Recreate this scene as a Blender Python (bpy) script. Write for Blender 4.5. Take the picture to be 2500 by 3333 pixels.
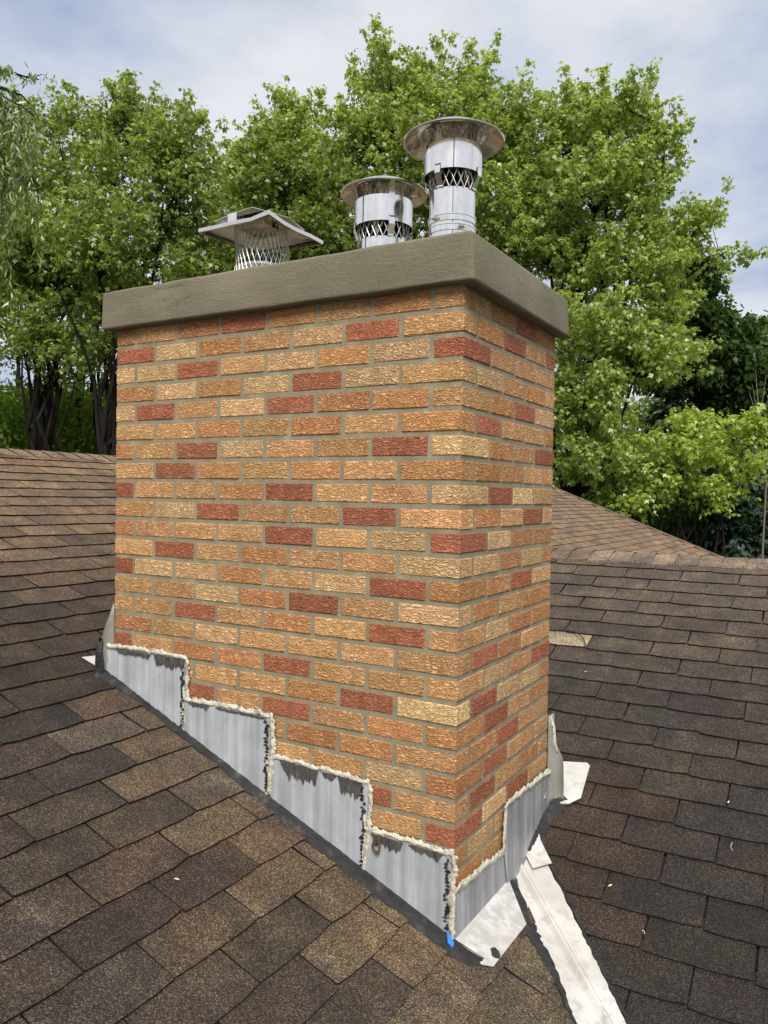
import bpy, math, random
import numpy as np
from mathutils import Vector, Matrix

for o in list(bpy.data.objects):
    bpy.data.objects.remove(o, do_unlink=True)
SC = bpy.context.scene
COL = SC.collection
rnd = random.Random(7)
RNG = np.random.default_rng(11)
R = math.radians

# ------------------------------------------------------------------ camera
CAM = Vector((0.93974, -2.02787, -0.61120))
c_right = Vector((0.86205, 0.50655, 0.01680))
c_up = Vector((-0.02501, 0.00941, 0.99964))
c_fwd = Vector((-0.50621, 0.86216, -0.02078))
FOC = 2551.23                      # focal length for a frame 2500 x 3333
cam = bpy.data.cameras.new('camera')
cam.sensor_fit = 'VERTICAL'
cam.sensor_height = 36.0
cam.lens = FOC / 3333.0 * 36.0
cam.clip_start = 0.05
cam.clip_end = 3000
cam_o = bpy.data.objects.new('camera', cam)
COL.objects.link(cam_o)
cam_o.matrix_world = Matrix(((c_right.x, c_up.x, -c_fwd.x, CAM.x), (c_right.y, c_up.y, -c_fwd.y, CAM.y),
                             (c_right.z, c_up.z, -c_fwd.z, CAM.z), (0, 0, 0, 1)))
SC.camera = cam_o
SC.render.resolution_x, SC.render.resolution_y = 768, 1024

# ------------------------------------------------------------------ sky, sun, exposure
SUN_DIR = Vector((0.34, -0.56, 0.76)).normalized()
sun_el = math.asin(SUN_DIR.z)
sun_az = math.atan2(SUN_DIR.x, SUN_DIR.y)
world = bpy.data.worlds.new('World')
SC.world = world
world.use_nodes = True
wt = world.node_tree
wt.nodes.clear()


def nd(nt, t, **kw):
    n = nt.nodes.new(t)
    for k, v in kw.items():
        if k.startswith('i_'):
            key = k[2:]
            n.inputs[int(key) if key.isdigit() else key].default_value = v
        else:
            setattr(n, k, v)
    return n


def ramp(nt, fac, stops, interp='LINEAR'):
    n = nt.nodes.new('ShaderNodeValToRGB')
    n.color_ramp.interpolation = interp
    el = n.color_ramp.elements
    while len(el) < len(stops):
        el.new(0.5)
    for e, (p, c) in zip(el, stops):
        e.position = p
        e.color = (c[0], c[1], c[2], 1) if not isinstance(c, (int, float)) else (c, c, c, 1)
    if fac is not None:
        nt.links.new(fac, n.inputs[0])
    return n.outputs[0]


def math_n(nt, op, a, b=None):
    n = nt.nodes.new('ShaderNodeMath')
    n.operation = op
    for i, v in enumerate((a, b)):
        if v is None:
            continue
        if isinstance(v, (int, float)):
            n.inputs[i].default_value = v
        else:
            nt.links.new(v, n.inputs[i])
    return n.outputs[0]


def mixc(nt, fac, a, b, mode='MIX'):
    n = nt.nodes.new('ShaderNodeMix')
    n.data_type = 'RGBA'
    n.blend_type = mode
    for i, v in ((0, fac), (6, a), (7, b)):
        if isinstance(v, (int, float)):
            n.inputs[i].default_value = v
        elif isinstance(v, tuple):
            n.inputs[i].default_value = (*v[:3], 1)
        else:
            nt.links.new(v, n.inputs[i])
    return n.outputs[2]


sky = nd(wt, 'ShaderNodeTexSky', sky_type='NISHITA', sun_disc=False, sun_elevation=sun_el, sun_rotation=sun_az,
         air_density=1.0, dust_density=1.5, ozone_density=1.0)
tc = nd(wt, 'ShaderNodeTexCoord')
sep = nd(wt, 'ShaderNodeSeparateXYZ')
wt.links.new(tc.outputs['Generated'], sep.inputs[0])
zz = math_n(wt, 'ADD', math_n(wt, 'MAXIMUM', sep.outputs[2], 0.0), 0.16)
cx = math_n(wt, 'DIVIDE', sep.outputs[0], zz)
cy = math_n(wt, 'DIVIDE', sep.outputs[1], zz)
comb = nd(wt, 'ShaderNodeCombineXYZ')
wt.links.new(cx, comb.inputs[0])
wt.links.new(cy, comb.inputs[1])
mp0 = nd(wt, 'ShaderNodeMapping')
mp0.inputs['Location'].default_value = (14.8, 13.1, 0)
wt.links.new(comb.outputs[0], mp0.inputs[0])
cl1 = nd(wt, 'ShaderNodeTexNoise', i_Scale=0.9, i_Detail=9.0, i_Roughness=0.56, i_Distortion=0.25)
wt.links.new(mp0.outputs[0], cl1.inputs['Vector'])
mp = nd(wt, 'ShaderNodeMapping')
mp.inputs['Location'].default_value = (3.1, 7.7, 0)
wt.links.new(comb.outputs[0], mp.inputs[0])
cl2 = nd(wt, 'ShaderNodeTexNoise', i_Scale=2.3, i_Detail=6.0, i_Roughness=0.55)
wt.links.new(mp.outputs[0], cl2.inputs['Vector'])
cm = math_n(wt, 'ADD', math_n(wt, 'MULTIPLY', cl1.outputs[0], 0.66), math_n(wt, 'MULTIPLY', cl2.outputs[0], 0.34))
cloud = ramp(wt, cm, [(0.34, (2.6, 3.15, 4.5)), (0.41, (3.6, 4.1, 5.2)), (0.47, (4.7, 5.05, 5.7)), (0.53, (5.7, 5.85, 6.2)), (0.58, (6.2, 6.3, 6.5)), (0.64, (5.4, 5.6, 6.0))])
skyc = mixc(wt, 0.92, sky.outputs[0], cloud)
bg = nd(wt, 'ShaderNodeBackground', i_Strength=0.1)
wt.links.new(skyc, bg.inputs[0])
wo = nd(wt, 'ShaderNodeOutputWorld')
wt.links.new(bg.outputs[0], wo.inputs[0])

sun = bpy.data.lights.new('sun', 'SUN')
sun.energy = 3.3
sun.angle = R(28)
sun.color = (1.0, 0.95, 0.87)
sun_o = bpy.data.objects.new('sun', sun)
COL.objects.link(sun_o)
sun_o.rotation_euler = (-SUN_DIR).to_track_quat('-Z', 'Y').to_euler()
sun_o.location = SUN_DIR * 60

SC.view_settings.view_transform = 'Standard'
SC.view_settings.look = 'None'
SC.view_settings.gamma = 1.0
SC.view_settings.exposure = 0.5
SC.view_settings.use_curve_mapping = False

# ------------------------------------------------------------------ helpers


def ray(vx, vy):
    """direction of the line of sight through a point of the photograph (1659 x 2212 scale)"""
    k = 2500.0 / 1659.0
    d = c_fwd * FOC + c_right * (vx * k - 1250) - c_up * (vy * k - 1666.5)
    return d.normalized()


def at(vx, vy, dist):
    d = ray(vx, vy)
    return CAM + d * (dist / math.hypot(d.x, d.y))


def project(p):
    d = Vector(p) - CAM
    z = d.dot(c_fwd)
    if z < 0.05:
        return None
    k = 1659.0 / 2500.0
    return ((1250 + FOC * d.dot(c_right) / z) * k, (1666.5 - FOC * d.dot(c_up) / z) * k, z)


def link(o, parent=None):
    COL.objects.link(o)
    if parent is not None:
        o.parent = parent
    return o


def empty(name, label, cat, loc=(0, 0, 0), group=None):
    o = bpy.data.objects.new(name, None)
    o.empty_display_size = 0.1
    link(o)
    o.location = loc
    o['label'] = label
    o['category'] = cat
    if group:
        o['group'] = group
    return o


class MB:
    def __init__(self):
        self.v, self.f = [], []

    def add(self, vs, fs):
        b = len(self.v)
        self.v += [tuple(x) for x in vs]
        self.f += [tuple(i + b for i in f) for f in fs]
        return self

    def box(self, a, b, ch=0.0, M=None):
        x0, y0, z0 = a
        x1, y1, z1 = b
        if ch <= 0:
            vs = [(x, y, z) for z in (z0, z1) for y in (y0, y1) for x in (x0, x1)]
            fs = [(0, 2, 3, 1), (4, 5, 7, 6), (0, 1, 5, 4), (2, 6, 7, 3), (0, 4, 6, 2), (1, 3, 7, 5)]
        else:
            vs, idx = [], {}
            for sx in (0, 1):
                for sy in (0, 1):
                    for sz in (0, 1):
                        X, Y, Z = (x0, x1)[sx], (y0, y1)[sy], (z0, z1)[sz]
                        dx, dy, dz = (ch, -ch)[sx], (ch, -ch)[sy], (ch, -ch)[sz]
                        for ax, p in ((0, (X, Y + dy, Z + dz)), (1, (X + dx, Y, Z + dz)), (2, (X + dx, Y + dy, Z))):
                            idx[(sx, sy, sz, ax)] = len(vs)
                            vs.append(p)
            fs = []
            for ax in range(3):
                o1, o2 = [k for k in range(3) if k != ax]
                for s in (0, 1):
                    ring = []
                    for p, q in ((0, 0), (1, 0), (1, 1), (0, 1)):
                        t = [0, 0, 0]
                        t[ax], t[o1], t[o2] = s, p, q
                        ring.append(idx[(*t, ax)])
                    flip = (s == 1) == (ax == 1)
                    fs.append(tuple(reversed(ring)) if flip else tuple(ring))
            for ax in range(3):          # edges along ax
                o1, o2 = [k for k in range(3) if k != ax]
                for p in (0, 1):
                    for q in (0, 1):
                        t0, t1 = [0, 0, 0], [0, 0, 0]
                        t0[o1], t0[o2], t1[o1], t1[o2] = p, q, p, q
                        t1[ax] = 1
                        fs.append((idx[(*t0, o1)], idx[(*t1, o1)], idx[(*t1, o2)], idx[(*t0, o2)]))
            for sx in (0, 1):
                for sy in (0, 1):
                    for sz in (0, 1):
                        fs.append(tuple(idx[(sx, sy, sz, k)] for k in range(3)))
        if M is not None:
            vs = [M @ Vector(p) for p in vs]
        return self.add(vs, fs)

    def tube(self, pts, rad, n=6, closed=False, caps=True):
        pts = [Vector(p) for p in pts]
        m = len(pts)
        if isinstance(rad, (int, float)):
            rad = [rad] * m
        vs, fs = [], []
        ref = None
        for i, p in enumerate(pts):
            if closed:
                t = pts[(i + 1) % m] - pts[i - 1]
            else:
                t = pts[min(i + 1, m - 1)] - pts[max(i - 1, 0)]
            t = t.normalized() if t.length > 1e-9 else Vector((0, 0, 1))
            if ref is None:
                ref = Vector((0, 0, 1)) if abs(t.z) < 0.9 else Vector((1, 0, 0))
            a = (ref - t * ref.dot(t))
            a = a.normalized() if a.length > 1e-6 else t.orthogonal().normalized()
            ref = a
            b = t.cross(a)
            for k in range(n):
                w = 2 * math.pi * k / n
                vs.append(p + (a * math.cos(w) + b * math.sin(w)) * rad[i])
        for i in range(m if closed else m - 1):
            for k in range(n):
                j = (i + 1) % m
                fs.append((i * n + k, i * n + (k + 1) % n, j * n + (k + 1) % n, j * n + k))
        if caps and not closed:
            fs.append(tuple(range(n - 1, -1, -1)))
            fs.append(tuple((m - 1) * n + k for k in range(n)))
        return self.add(vs, fs)

    def lathe(self, prof, n=48, c=(0, 0, 0)):
        vs, fs = [], []
        for k in range(n):
            w = 2 * math.pi * k / n
            for r, z in prof:
                vs.append((c[0] + r * math.cos(w), c[1] + r * math.sin(w), c[2] + z))
        m = len(prof)
        for k in range(n):
            k2 = (k + 1) % n
            for i in range(m - 1):
                fs.append((k * m + i, k2 * m + i, k2 * m + i + 1, k * m + i + 1))
        return self.add(vs, fs)

    def prism(self, poly, off):
        """closed plate: polygon (3-D points) and its copy moved by off"""
        n = len(poly)
        off = Vector(off)
        a = [Vector(p) for p in poly]
        vs = a + [p + off for p in a]
        fs = [tuple(range(n)), tuple(range(2 * n - 1, n - 1, -1))]
        for i in range(n):
            j = (i + 1) % n
            fs.append((i, i + n, j + n, j))
        return self.add(vs, fs)

    def mesh(self, name):
        me = bpy.data.meshes.new(name)
        me.from_pydata(self.v, [], self.f)
        me.update()
        return me

    def build(self, name, mat, parent=None, smooth=False, fix=True):
        me = self.mesh(name)
        if fix:
            import bmesh
            bm = bmesh.new()
            bm.from_mesh(me)
            bmesh.ops.recalc_face_normals(bm, faces=bm.faces[:])
            bm.to_mesh(me)
            bm.free()
        me.materials.append(mat)
        if smooth:
            me.shade_smooth()
        return link(bpy.data.objects.new(name, me), parent)


def auto_smooth(o, deg=35):
    me = o.data
    me.shade_smooth()
    try:
        me.set_sharp_from_angle(angle=R(deg))
    except Exception:
        pass


def mat(name):
    m = bpy.data.materials.new(name)
    m.use_nodes = True
    nt = m.node_tree
    b = nt.nodes['Principled BSDF']
    return m, nt, b


def bump(nt, b, h, dist, strength=1.0):
    n = nd(nt, 'ShaderNodeBump')
    n.inputs['Strength'].default_value = strength
    n.inputs['Distance'].default_value = dist
    nt.links.new(h, n.inputs['Height'])
    nt.links.new(n.outputs[0], b.inputs['Normal'])
    return n


def mapped(nt, src, scale, loc=(0, 0, 0)):
    m = nd(nt, 'ShaderNodeMapping')
    m.inputs['Scale'].default_value = scale
    m.inputs['Location'].default_value = loc
    nt.links.new(src, m.inputs[0])
    return m.outputs[0]


def noise(nt, vec, scale, detail=4.0, rough=0.55, dist=0.0, typ=None):
    n = nd(nt, 'ShaderNodeTexNoise', i_Scale=scale, i_Detail=detail, i_Roughness=rough, i_Distortion=dist)
    if typ:
        n.noise_type = typ
    if vec is not None:
        nt.links.new(vec, n.inputs['Vector'])
    return n.outputs[0]


# ------------------------------------------------------------------ materials
# brick: own colour from the object, wrinkled face
M_brick, nt, b = mat('rough_faced_brick')
g = nd(nt, 'ShaderNodeNewGeometry')
oi = nd(nt, 'ShaderNodeObjectInfo')
pos = g.outputs['Position']
offs = nd(nt, 'ShaderNodeVectorMath', operation='SCALE')
cmb = nd(nt, 'ShaderNodeCombineXYZ')
for k in range(3):
    nt.links.new(oi.outputs['Random'], cmb.inputs[k])
nt.links.new(cmb.outputs[0], offs.inputs[0])
offs.inputs['Scale'].default_value = 37.0
addv = nd(nt, 'ShaderNodeVectorMath', operation='ADD')
nt.links.new(pos, addv.inputs[0])
nt.links.new(offs.outputs[0], addv.inputs[1])
warp = noise(nt, addv.outputs[0], 34, 2.0)
st = mapped(nt, addv.outputs[0], (46, 46, 118))
cr = nd(nt, 'ShaderNodeTexNoise', i_Scale=1.0, i_Detail=3.0, i_Roughness=0.6, i_Distortion=0.55)
nt.links.new(st, cr.inputs['Vector'])
fold = math_n(nt, 'ABSOLUTE', math_n(nt, 'SUBTRACT', cr.outputs[0], 0.5))
foldr = ramp(nt, fold, [(0.0, 0.0), (0.05, 0.45), (0.16, 1.0)])
grain = noise(nt, addv.outputs[0], 420, 2.0)
hgt = math_n(nt, 'ADD', math_n(nt, 'ADD', math_n(nt, 'MULTIPLY', foldr, 0.65), math_n(nt, 'MULTIPLY', warp, 0.5)),
             math_n(nt, 'MULTIPLY', grain, 0.16))
bn = bump(nt, b, hgt, 0.013, 1.0)
sc_ = math_n(nt, 'MULTIPLY', oi.outputs['Random'], 7.31)
fr_ = math_n(nt, 'FRACT', sc_)
nt.links.new(math_n(nt, 'ADD', 0.011, math_n(nt, 'MULTIPLY', fr_, 0.016)), bn.inputs['Distance'])
var = ramp(nt, noise(nt, addv.outputs[0], 26, 3.0), [(0.3, (0.84, 0.81, 0.76)), (0.7, (1.12, 1.13, 1.15))])
vg = ramp(nt, grain, [(0.3, 0.82), (0.7, 1.16)])
c1 = mixc(nt, 1.0, oi.outputs['Color'], var, 'MULTIPLY')
c1 = mixc(nt, 1.0, c1, vg, 'MULTIPLY')
wear = noise(nt, mapped(nt, pos, (1, 1, 0.45)), 5.5, 5, 0.62)
c1 = mixc(nt, 1.0, c1, ramp(nt, wear, [(0.3, 0.90), (0.5, 1.0), (0.7, 1.04)]), 'MULTIPLY')
spk = noise(nt, pos, 95, 3, 0.6)
c1 = mixc(nt, ramp(nt, spk, [(0.68, 0.0), (0.74, 0.55)]), c1, (0.06, 0.035, 0.025))
nt.links.new(c1, b.inputs['Base Color'])
b.inputs['Roughness'].default_value = 0.9
b.inputs['Specular IOR Level'].default_value = 0.2

M_mortar, nt, b = mat('mortar')
g = nd(nt, 'ShaderNodeNewGeometry')
n1 = noise(nt, g.outputs['Position'], 14, 4)
n2 = noise(nt, g.outputs['Position'], 220, 3)
nt.links.new(ramp(nt, n1, [(0.3, (0.20, 0.168, 0.105)), (0.55, (0.26, 0.222, 0.145)), (0.75, (0.35, 0.31, 0.22))]), b.inputs['Base Color'])
b.inputs['Roughness'].default_value = 0.95
bump(nt, b, n2, 0.0025)

M_conc, nt, b = mat('brushed_concrete')
g = nd(nt, 'ShaderNodeNewGeometry')
pos = g.outputs['Position']
br = noise(nt, mapped(nt, pos, (10, 10, 60)), 1.5, 8, 0.7, 0.5)
hl = noise(nt, mapped(nt, pos, (1.6, 1.6, 13)), 1.0, 6, 0.6)
hm = noise(nt, pos, 2.3, 2)
hair = math_n(nt, 'MULTIPLY', ramp(nt, math_n(nt, 'ABSOLUTE', math_n(nt, 'SUBTRACT', hl, 0.5)), [(0.0, 1.0), (0.007, 0.0)]), ramp(nt, hm, [(0.54, 0.0), (0.60, 1.0)]))
cl = noise(nt, mapped(nt, pos, (1, 1, 2)), 3.2, 5, 0.6)
pit = noise(nt, pos, 190, 3, 0.6)
cc = ramp(nt, cl, [(0.3, (0.143, 0.123, 0.080)), (0.5, (0.172, 0.150, 0.100)), (0.72, (0.218, 0.192, 0.132))])
cc = mixc(nt, 1.0, cc, ramp(nt, br, [(0.3, 0.92), (0.7, 1.07)]), 'MULTIPLY')
cc = mixc(nt, math_n(nt, 'MULTIPLY', hair, 0.75), cc, (0.04, 0.033, 0.024))
cc = mixc(nt, 1.0, cc, ramp(nt, pit, [(0.28, 0.82), (0.6, 1.06)]), 'MULTIPLY')
nt.links.new(cc, b.inputs['Base Color'])
b.inputs['Roughness'].default_value = 0.92
bump(nt, b, math_n(nt, 'ADD', math_n(nt, 'MULTIPLY', br, 0.45), math_n(nt, 'MULTIPLY', pit, 0.4)), 0.0048)


def metal(name, col, rough, streak=0.5, dents=0.0006):
    m, nt, b = mat(name)
    tcn = nd(nt, 'ShaderNodeTexCoord')
    po = tcn.outputs['Object']
    s = noise(nt, mapped(nt, po, (60, 60, 4)), 1.0, 4, 0.6)
    sm = noise(nt, po, 22, 4, 0.6)
    nt.links.new(mixc(nt, 1.0, col, ramp(nt, sm, [(0.3, 1 - 0.3 * streak), (0.65, 1.0)]), 'MULTIPLY'), b.inputs['Base Color'])
    b.inputs['Metallic'].default_value = 1.0
    nt.links.new(ramp(nt, s, [(0.3, rough * 0.6), (0.7, rough * 1.5)]), b.inputs['Roughness'])
    h = noise(nt, mapped(nt, po, (9, 9, 2.2)), 1.0, 2)
    bump(nt, b, h, dents * 10, 0.5)
    return m


M_steel = metal('stainless_steel', (0.93, 0.91, 0.88), 0.15)
M_steel_dull = metal('dull_stainless_steel', (0.74, 0.69, 0.63), 0.17, 0.2, 0.0005)
M_screen = metal('screen_wire', (0.62, 0.60, 0.57), 0.35)
M_inner, nt, b = mat('soot_and_band_shade')  # black of the flue liner and seams, also the shade painted inside the bands
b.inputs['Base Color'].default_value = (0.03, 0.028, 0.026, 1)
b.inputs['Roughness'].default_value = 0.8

# weathered grey flashing with vertical streaks
def flashing_mat(name, lo, hi, tarry=0.5):
    m, nt, b = mat(name)
    g = nd(nt, 'ShaderNodeNewGeometry')
    p = g.outputs['Position']
    s = noise(nt, mapped(nt, p, (30, 30, 1.3)), 1.0, 5, 0.6)
    bl = noise(nt, p, 11, 5, 0.6)
    c = ramp(nt, s, [(0.30, lo), (0.52, tuple((a + c_) / 2 for a, c_ in zip(lo, hi))), (0.70, hi)])
    c = mixc(nt, 1.0, c, ramp(nt, bl, [(0.3, 0.86), (0.7, 1.08)]), 'MULTIPLY')
    sp = noise(nt, mapped(nt, p, (1, 1, 0.5)), 48, 5, 0.7)
    spm = ramp(nt, sp, [(0.66, 0.0), (0.70, tarry)])
    c = mixc(nt, spm, c, (0.05, 0.045, 0.04))
    nt.links.new(c, b.inputs['Base Color'])
    b.inputs['Metallic'].default_value = 0.1
    b.inputs['Roughness'].default_value = 0.55
    bump(nt, b, noise(nt, p, 7, 3), 0.006, 0.6)
    return m


M_flash = flashing_mat('weathered_grey_flashing', (0.29, 0.305, 0.325), (0.53, 0.545, 0.57))
M_flash_dark = flashing_mat('streaked_dark_grey_flashing', (0.17, 0.175, 0.18), (0.42, 0.425, 0.43), 0.25)
M_flap = flashing_mat('bent_lead_flashing', (0.17, 0.165, 0.14), (0.30, 0.29, 0.25), 0.6)


def white_metal(name, dirt):
    m, nt, b = mat(name)
    g = nd(nt, 'ShaderNodeNewGeometry')
    p = g.outputs['Position']
    a = noise(nt, p, 24, 6, 0.65)
    a2 = noise(nt, p, 75, 4, 0.6)
    bl = ramp(nt, a, [(0.40, 0.0), (0.36 + 0.3 * dirt, 0.0), (0.56 + 0.22 * dirt, 1.0)])
    c = mixc(nt, math_n(nt, 'MULTIPLY', bl, 0.75), (0.56, 0.55, 0.525), (0.33, 0.325, 0.305))
    c = mixc(nt, ramp(nt, a2, [(0.60, 0.0), (0.68, 0.35)]), c, (0.26, 0.25, 0.235))
    c = mixc(nt, ramp(nt, noise(nt, p, 6, 4), [(0.42, 0.0), (0.66, 0.7)]), c, (0.42, 0.385, 0.34))
    nt.links.new(c, b.inputs['Base Color'])
    b.inputs['Roughness'].default_value = 0.6
    bump(nt, b, a, 0.002, 0.5)
    return m


M_apron = white_metal('blotched_white_metal', 0.08)
M_valley = white_metal('chalky_white_metal', 0.5)

M_seal, nt, b = mat('cream_sealant')
g = nd(nt, 'ShaderNodeNewGeometry')
n1 = noise(nt, g.outputs['Position'], 55, 4, 0.6)
n3 = noise(nt, g.outputs['Position'], 26, 5, 0.7)
nt.links.new(mixc(nt, ramp(nt, n3, [(0.52, 0.0), (0.66, 0.75)]), ramp(nt, n1, [(0.30, (0.20, 0.185, 0.15)), (0.42, (0.48, 0.45, 0.36)), (0.7, (0.66, 0.62, 0.51))]), (0.16, 0.15, 0.125)), b.inputs['Base Color'])
b.inputs['Roughness'].default_value = 0.6
bump(nt, b, noise(nt, g.outputs['Position'], 70, 4), 0.007)

M_tar, nt, b = mat('roof_cement')
g = nd(nt, 'ShaderNodeNewGeometry')
n1 = noise(nt, g.outputs['Position'], 22, 5, 0.6)
nt.links.new(ramp(nt, n1, [(0.35, (0.010, 0.010, 0.010)), (0.58, (0.022, 0.022, 0.022)), (0.75, (0.085, 0.080, 0.074))]), b.inputs['Base Color'])
b.inputs['Roughness'].default_value = 0.75
bump(nt, b, noise(nt, mapped(nt, g.outputs['Position'], (40, 90, 90)), 1.0, 5, 0.6), 0.008)

# asphalt shingle: colour of the object, mineral granules
def shingle_mat(name, per_island=None):
    m, nt, b = mat(name)
    g = nd(nt, 'ShaderNodeNewGeometry')
    p = g.outputs['Position']
    if per_island:
        base = nd(nt, 'ShaderNodeAttribute', attribute_name=per_island).outputs['Color']
    else:
        oi = nd(nt, 'ShaderNodeObjectInfo')
        base = oi.outputs['Color']
    vo = nd(nt, 'ShaderNodeTexVoronoi', i_Scale=360.0)
    nt.links.new(p, vo.inputs['Vector'])
    sepc = nd(nt, 'ShaderNodeSeparateColor')
    nt.links.new(vo.outputs['Color'], sepc.inputs[0])
    gr = ramp(nt, sepc.outputs[0], [(0.0, (0.25, 0.26, 0.28)), (0.35, (0.54, 0.53, 0.54)), (0.65, (0.88, 0.86, 0.82)), (0.86, (1.65, 1.53, 1.33)), (1.0, (2.8, 2.6, 2.3))])
    c = mixc(nt, 1.0, base, gr, 'MULTIPLY')
    bl = noise(nt, p, 9, 4, 0.6)
    c = mixc(nt, 1.0, c, ramp(nt, bl, [(0.28, 0.70), (0.5, 0.98), (0.62, 1.18), (0.75, 1.75)]), 'MULTIPLY')
    hue = noise(nt, p, 4.2, 3, 0.6)
    c = mixc(nt, 1.0, c, ramp(nt, hue, [(0.34, (0.80, 0.82, 0.90)), (0.5, (1.0, 0.98, 0.97)), (0.66, (1.28, 1.20, 1.06))]), 'MULTIPLY')
    nt.links.new(c, b.inputs['Base Color'])
    b.inputs['Roughness'].default_value = 0.85
    b.inputs['Specular IOR Level'].default_value = 0.35
    bump(nt, b, math_n(nt, 'ADD', vo.outputs['Distance'], math_n(nt, 'MULTIPLY', noise(nt, p, 60, 3), 0.5)), 0.004, 0.9)
    return m


M_shingle = shingle_mat('mineral_shingle')
M_field_main = shingle_mat('roof_shingle_field', 'tint')
M_edge, nt, b = mat('asphalt_cut_edge')
b.inputs['Base Color'].default_value = (0.012, 0.011, 0.011, 1)
b.inputs['Roughness'].default_value = 0.9
M_deck, nt, b = mat('roofing_felt')
b.inputs['Base Color'].default_value = (0.016, 0.014, 0.013, 1)
b.inputs['Roughness'].default_value = 0.95

M_tarbrown, nt, b = mat('old_brown_caulk')
g = nd(nt, 'ShaderNodeNewGeometry')
n1 = noise(nt, mapped(nt, g.outputs['Position'], (90, 90, 26)), 1.0, 5, 0.65)
nt.links.new(ramp(nt, n1, [(0.35, (0.030, 0.026, 0.022)), (0.6, (0.085, 0.077, 0.068)), (0.75, (0.19, 0.18, 0.165))]), b.inputs['Base Color'])
b.inputs['Roughness'].default_value = 0.85
M_tape, nt, b = mat('blue_tape')
b.inputs['Base Color'].default_value = (0.03, 0.22, 0.72, 1)
b.inputs['Roughness'].default_value = 0.5
M_fib, nt, b = mat('dry_fibre')
b.inputs['Base Color'].default_value = (0.10, 0.065, 0.03, 1)
M_twig, nt, b = mat('dark_twig')
b.inputs['Base Color'].default_value = (0.03, 0.022, 0.018, 1)
M_yleaf, nt, b = mat('yellow_leaf')
b.inputs['Base Color'].default_value = (0.62, 0.56, 0.20, 1)
M_petal, nt, b = mat('pale_petal')
b.inputs['Base Color'].default_value = (0.62, 0.52, 0.46, 1)

M_grass, nt, b = mat('grass')
g = nd(nt, 'ShaderNodeNewGeometry')
nt.links.new(ramp(nt, noise(nt, g.outputs['Position'], 0.6, 6), [(0.3, (0.03, 0.055, 0.015)), (0.7, (0.06, 0.10, 0.025))]), b.inputs['Base Color'])
b.inputs['Roughness'].default_value = 0.95

M_bark, nt, b = mat('dark_bark')
g = nd(nt, 'ShaderNodeNewGeometry')
bk = noise(nt, mapped(nt, g.outputs['Position'], (9, 9, 2)), 1.0, 5)
nt.links.new(ramp(nt, bk, [(0.3, (0.010, 0.008, 0.007)), (0.7, (0.030, 0.025, 0.020))]), b.inputs['Base Color'])
b.inputs['Roughness'].default_value = 1.0
b.inputs['Specular IOR Level'].default_value = 0.05
bump(nt, b, bk, 0.03)


def leaf_mat(name, c0, c1, trans=0.45, gloss=0.05):
    m = bpy.data.materials.new(name)
    m.use_nodes = True
    nt = m.node_tree
    nt.nodes.clear()
    g = nd(nt, 'ShaderNodeNewGeometry')
    c = ramp(nt, g.outputs['Random Per Island'], [(0.0, c0), (1.0, c1)])
    d = nd(nt, 'ShaderNodeBsdfDiffuse')
    nt.links.new(c, d.inputs[0])
    t = nd(nt, 'ShaderNodeBsdfTranslucent')
    nt.links.new(mixc(nt, 1.0, c, (1.45, 1.4, 0.75), 'MULTIPLY'), t.inputs[0])
    mx = nd(nt, 'ShaderNodeMixShader')
    mx.inputs[0].default_value = trans
    nt.links.new(d.outputs[0], mx.inputs[1])
    nt.links.new(t.outputs[0], mx.inputs[2])
    gl = nd(nt, 'ShaderNodeBsdfGlossy')
    gl.inputs['Roughness'].default_value = 0.38
    mx2 = nd(nt, 'ShaderNodeMixShader')
    mx2.inputs[0].default_value = gloss
    nt.links.new(mx.outputs[0], mx2.inputs[1])
    nt.links.new(gl.outputs[0], mx2.inputs[2])
    o = nd(nt, 'ShaderNodeOutputMaterial')
    nt.links.new(mx2.outputs[0], o.inputs[0])
    return m


L_maple = leaf_mat('maple_leaf', (0.135, 0.20, 0.040), (0.37, 0.455, 0.115), 0.5)
L_maple2 = leaf_mat('maple_leaf_bright', (0.165, 0.245, 0.048), (0.44, 0.53, 0.14), 0.5)
L_dark = leaf_mat('dark_leaf', (0.085, 0.14, 0.02), (0.22, 0.30, 0.05), 0.5)
L_oak = leaf_mat('oak_leaf', (0.03, 0.06, 0.014), (0.065, 0.115, 0.025), 0.3, 0.015)
L_far = leaf_mat('far_leaf', (0.07, 0.125, 0.035), (0.14, 0.20, 0.06), 0.35, 0.02)
L_willow = leaf_mat('willow_leaf', (0.14, 0.21, 0.045), (0.25, 0.33, 0.08), 0.4, 0.08)
L_spruce = leaf_mat('spruce_needle', (0.014, 0.030, 0.012), (0.032, 0.058, 0.020), 0.1, 0.02)
L_blue = leaf_mat('blue_spruce_needle', (0.05, 0.085, 0.075), (0.10, 0.15, 0.135), 0.1, 0.02)
L_under = leaf_mat('undergrowth_leaf', (0.07, 0.13, 0.018), (0.18, 0.27, 0.04), 0.45, 0.02)

# ------------------------------------------------------------------ ground and house roof
GZ = -5.6
me = bpy.data.meshes.new('ground')
N = 24
gx = np.linspace(-900, 900, N)
vs = [(x, y, GZ + (0.0 if math.hypot(x, y) < 80 else 6 * math.sin(x * 0.006) * math.cos(y * 0.005))) for y in gx for x in gx]
me.from_pydata(vs, [], [(j * N + i, j * N + i + 1, (j + 1) * N + i + 1, (j + 1) * N + i) for j in range(N - 1) for i in range(N - 1)])
me.materials.append(M_grass)
o = link(bpy.data.objects.new('ground', me))
o['kind'] = 'structure'

SL = 0.39
ZA = -1.89
V0 = 0.53
AL = math.atan(SL)
CA, SA = math.cos(AL), math.sin(AL)
XR = -3.985          # main ridge
YR = 2.965           # wing ridge
YG = 12.25           # gable edge of the main roof


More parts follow.
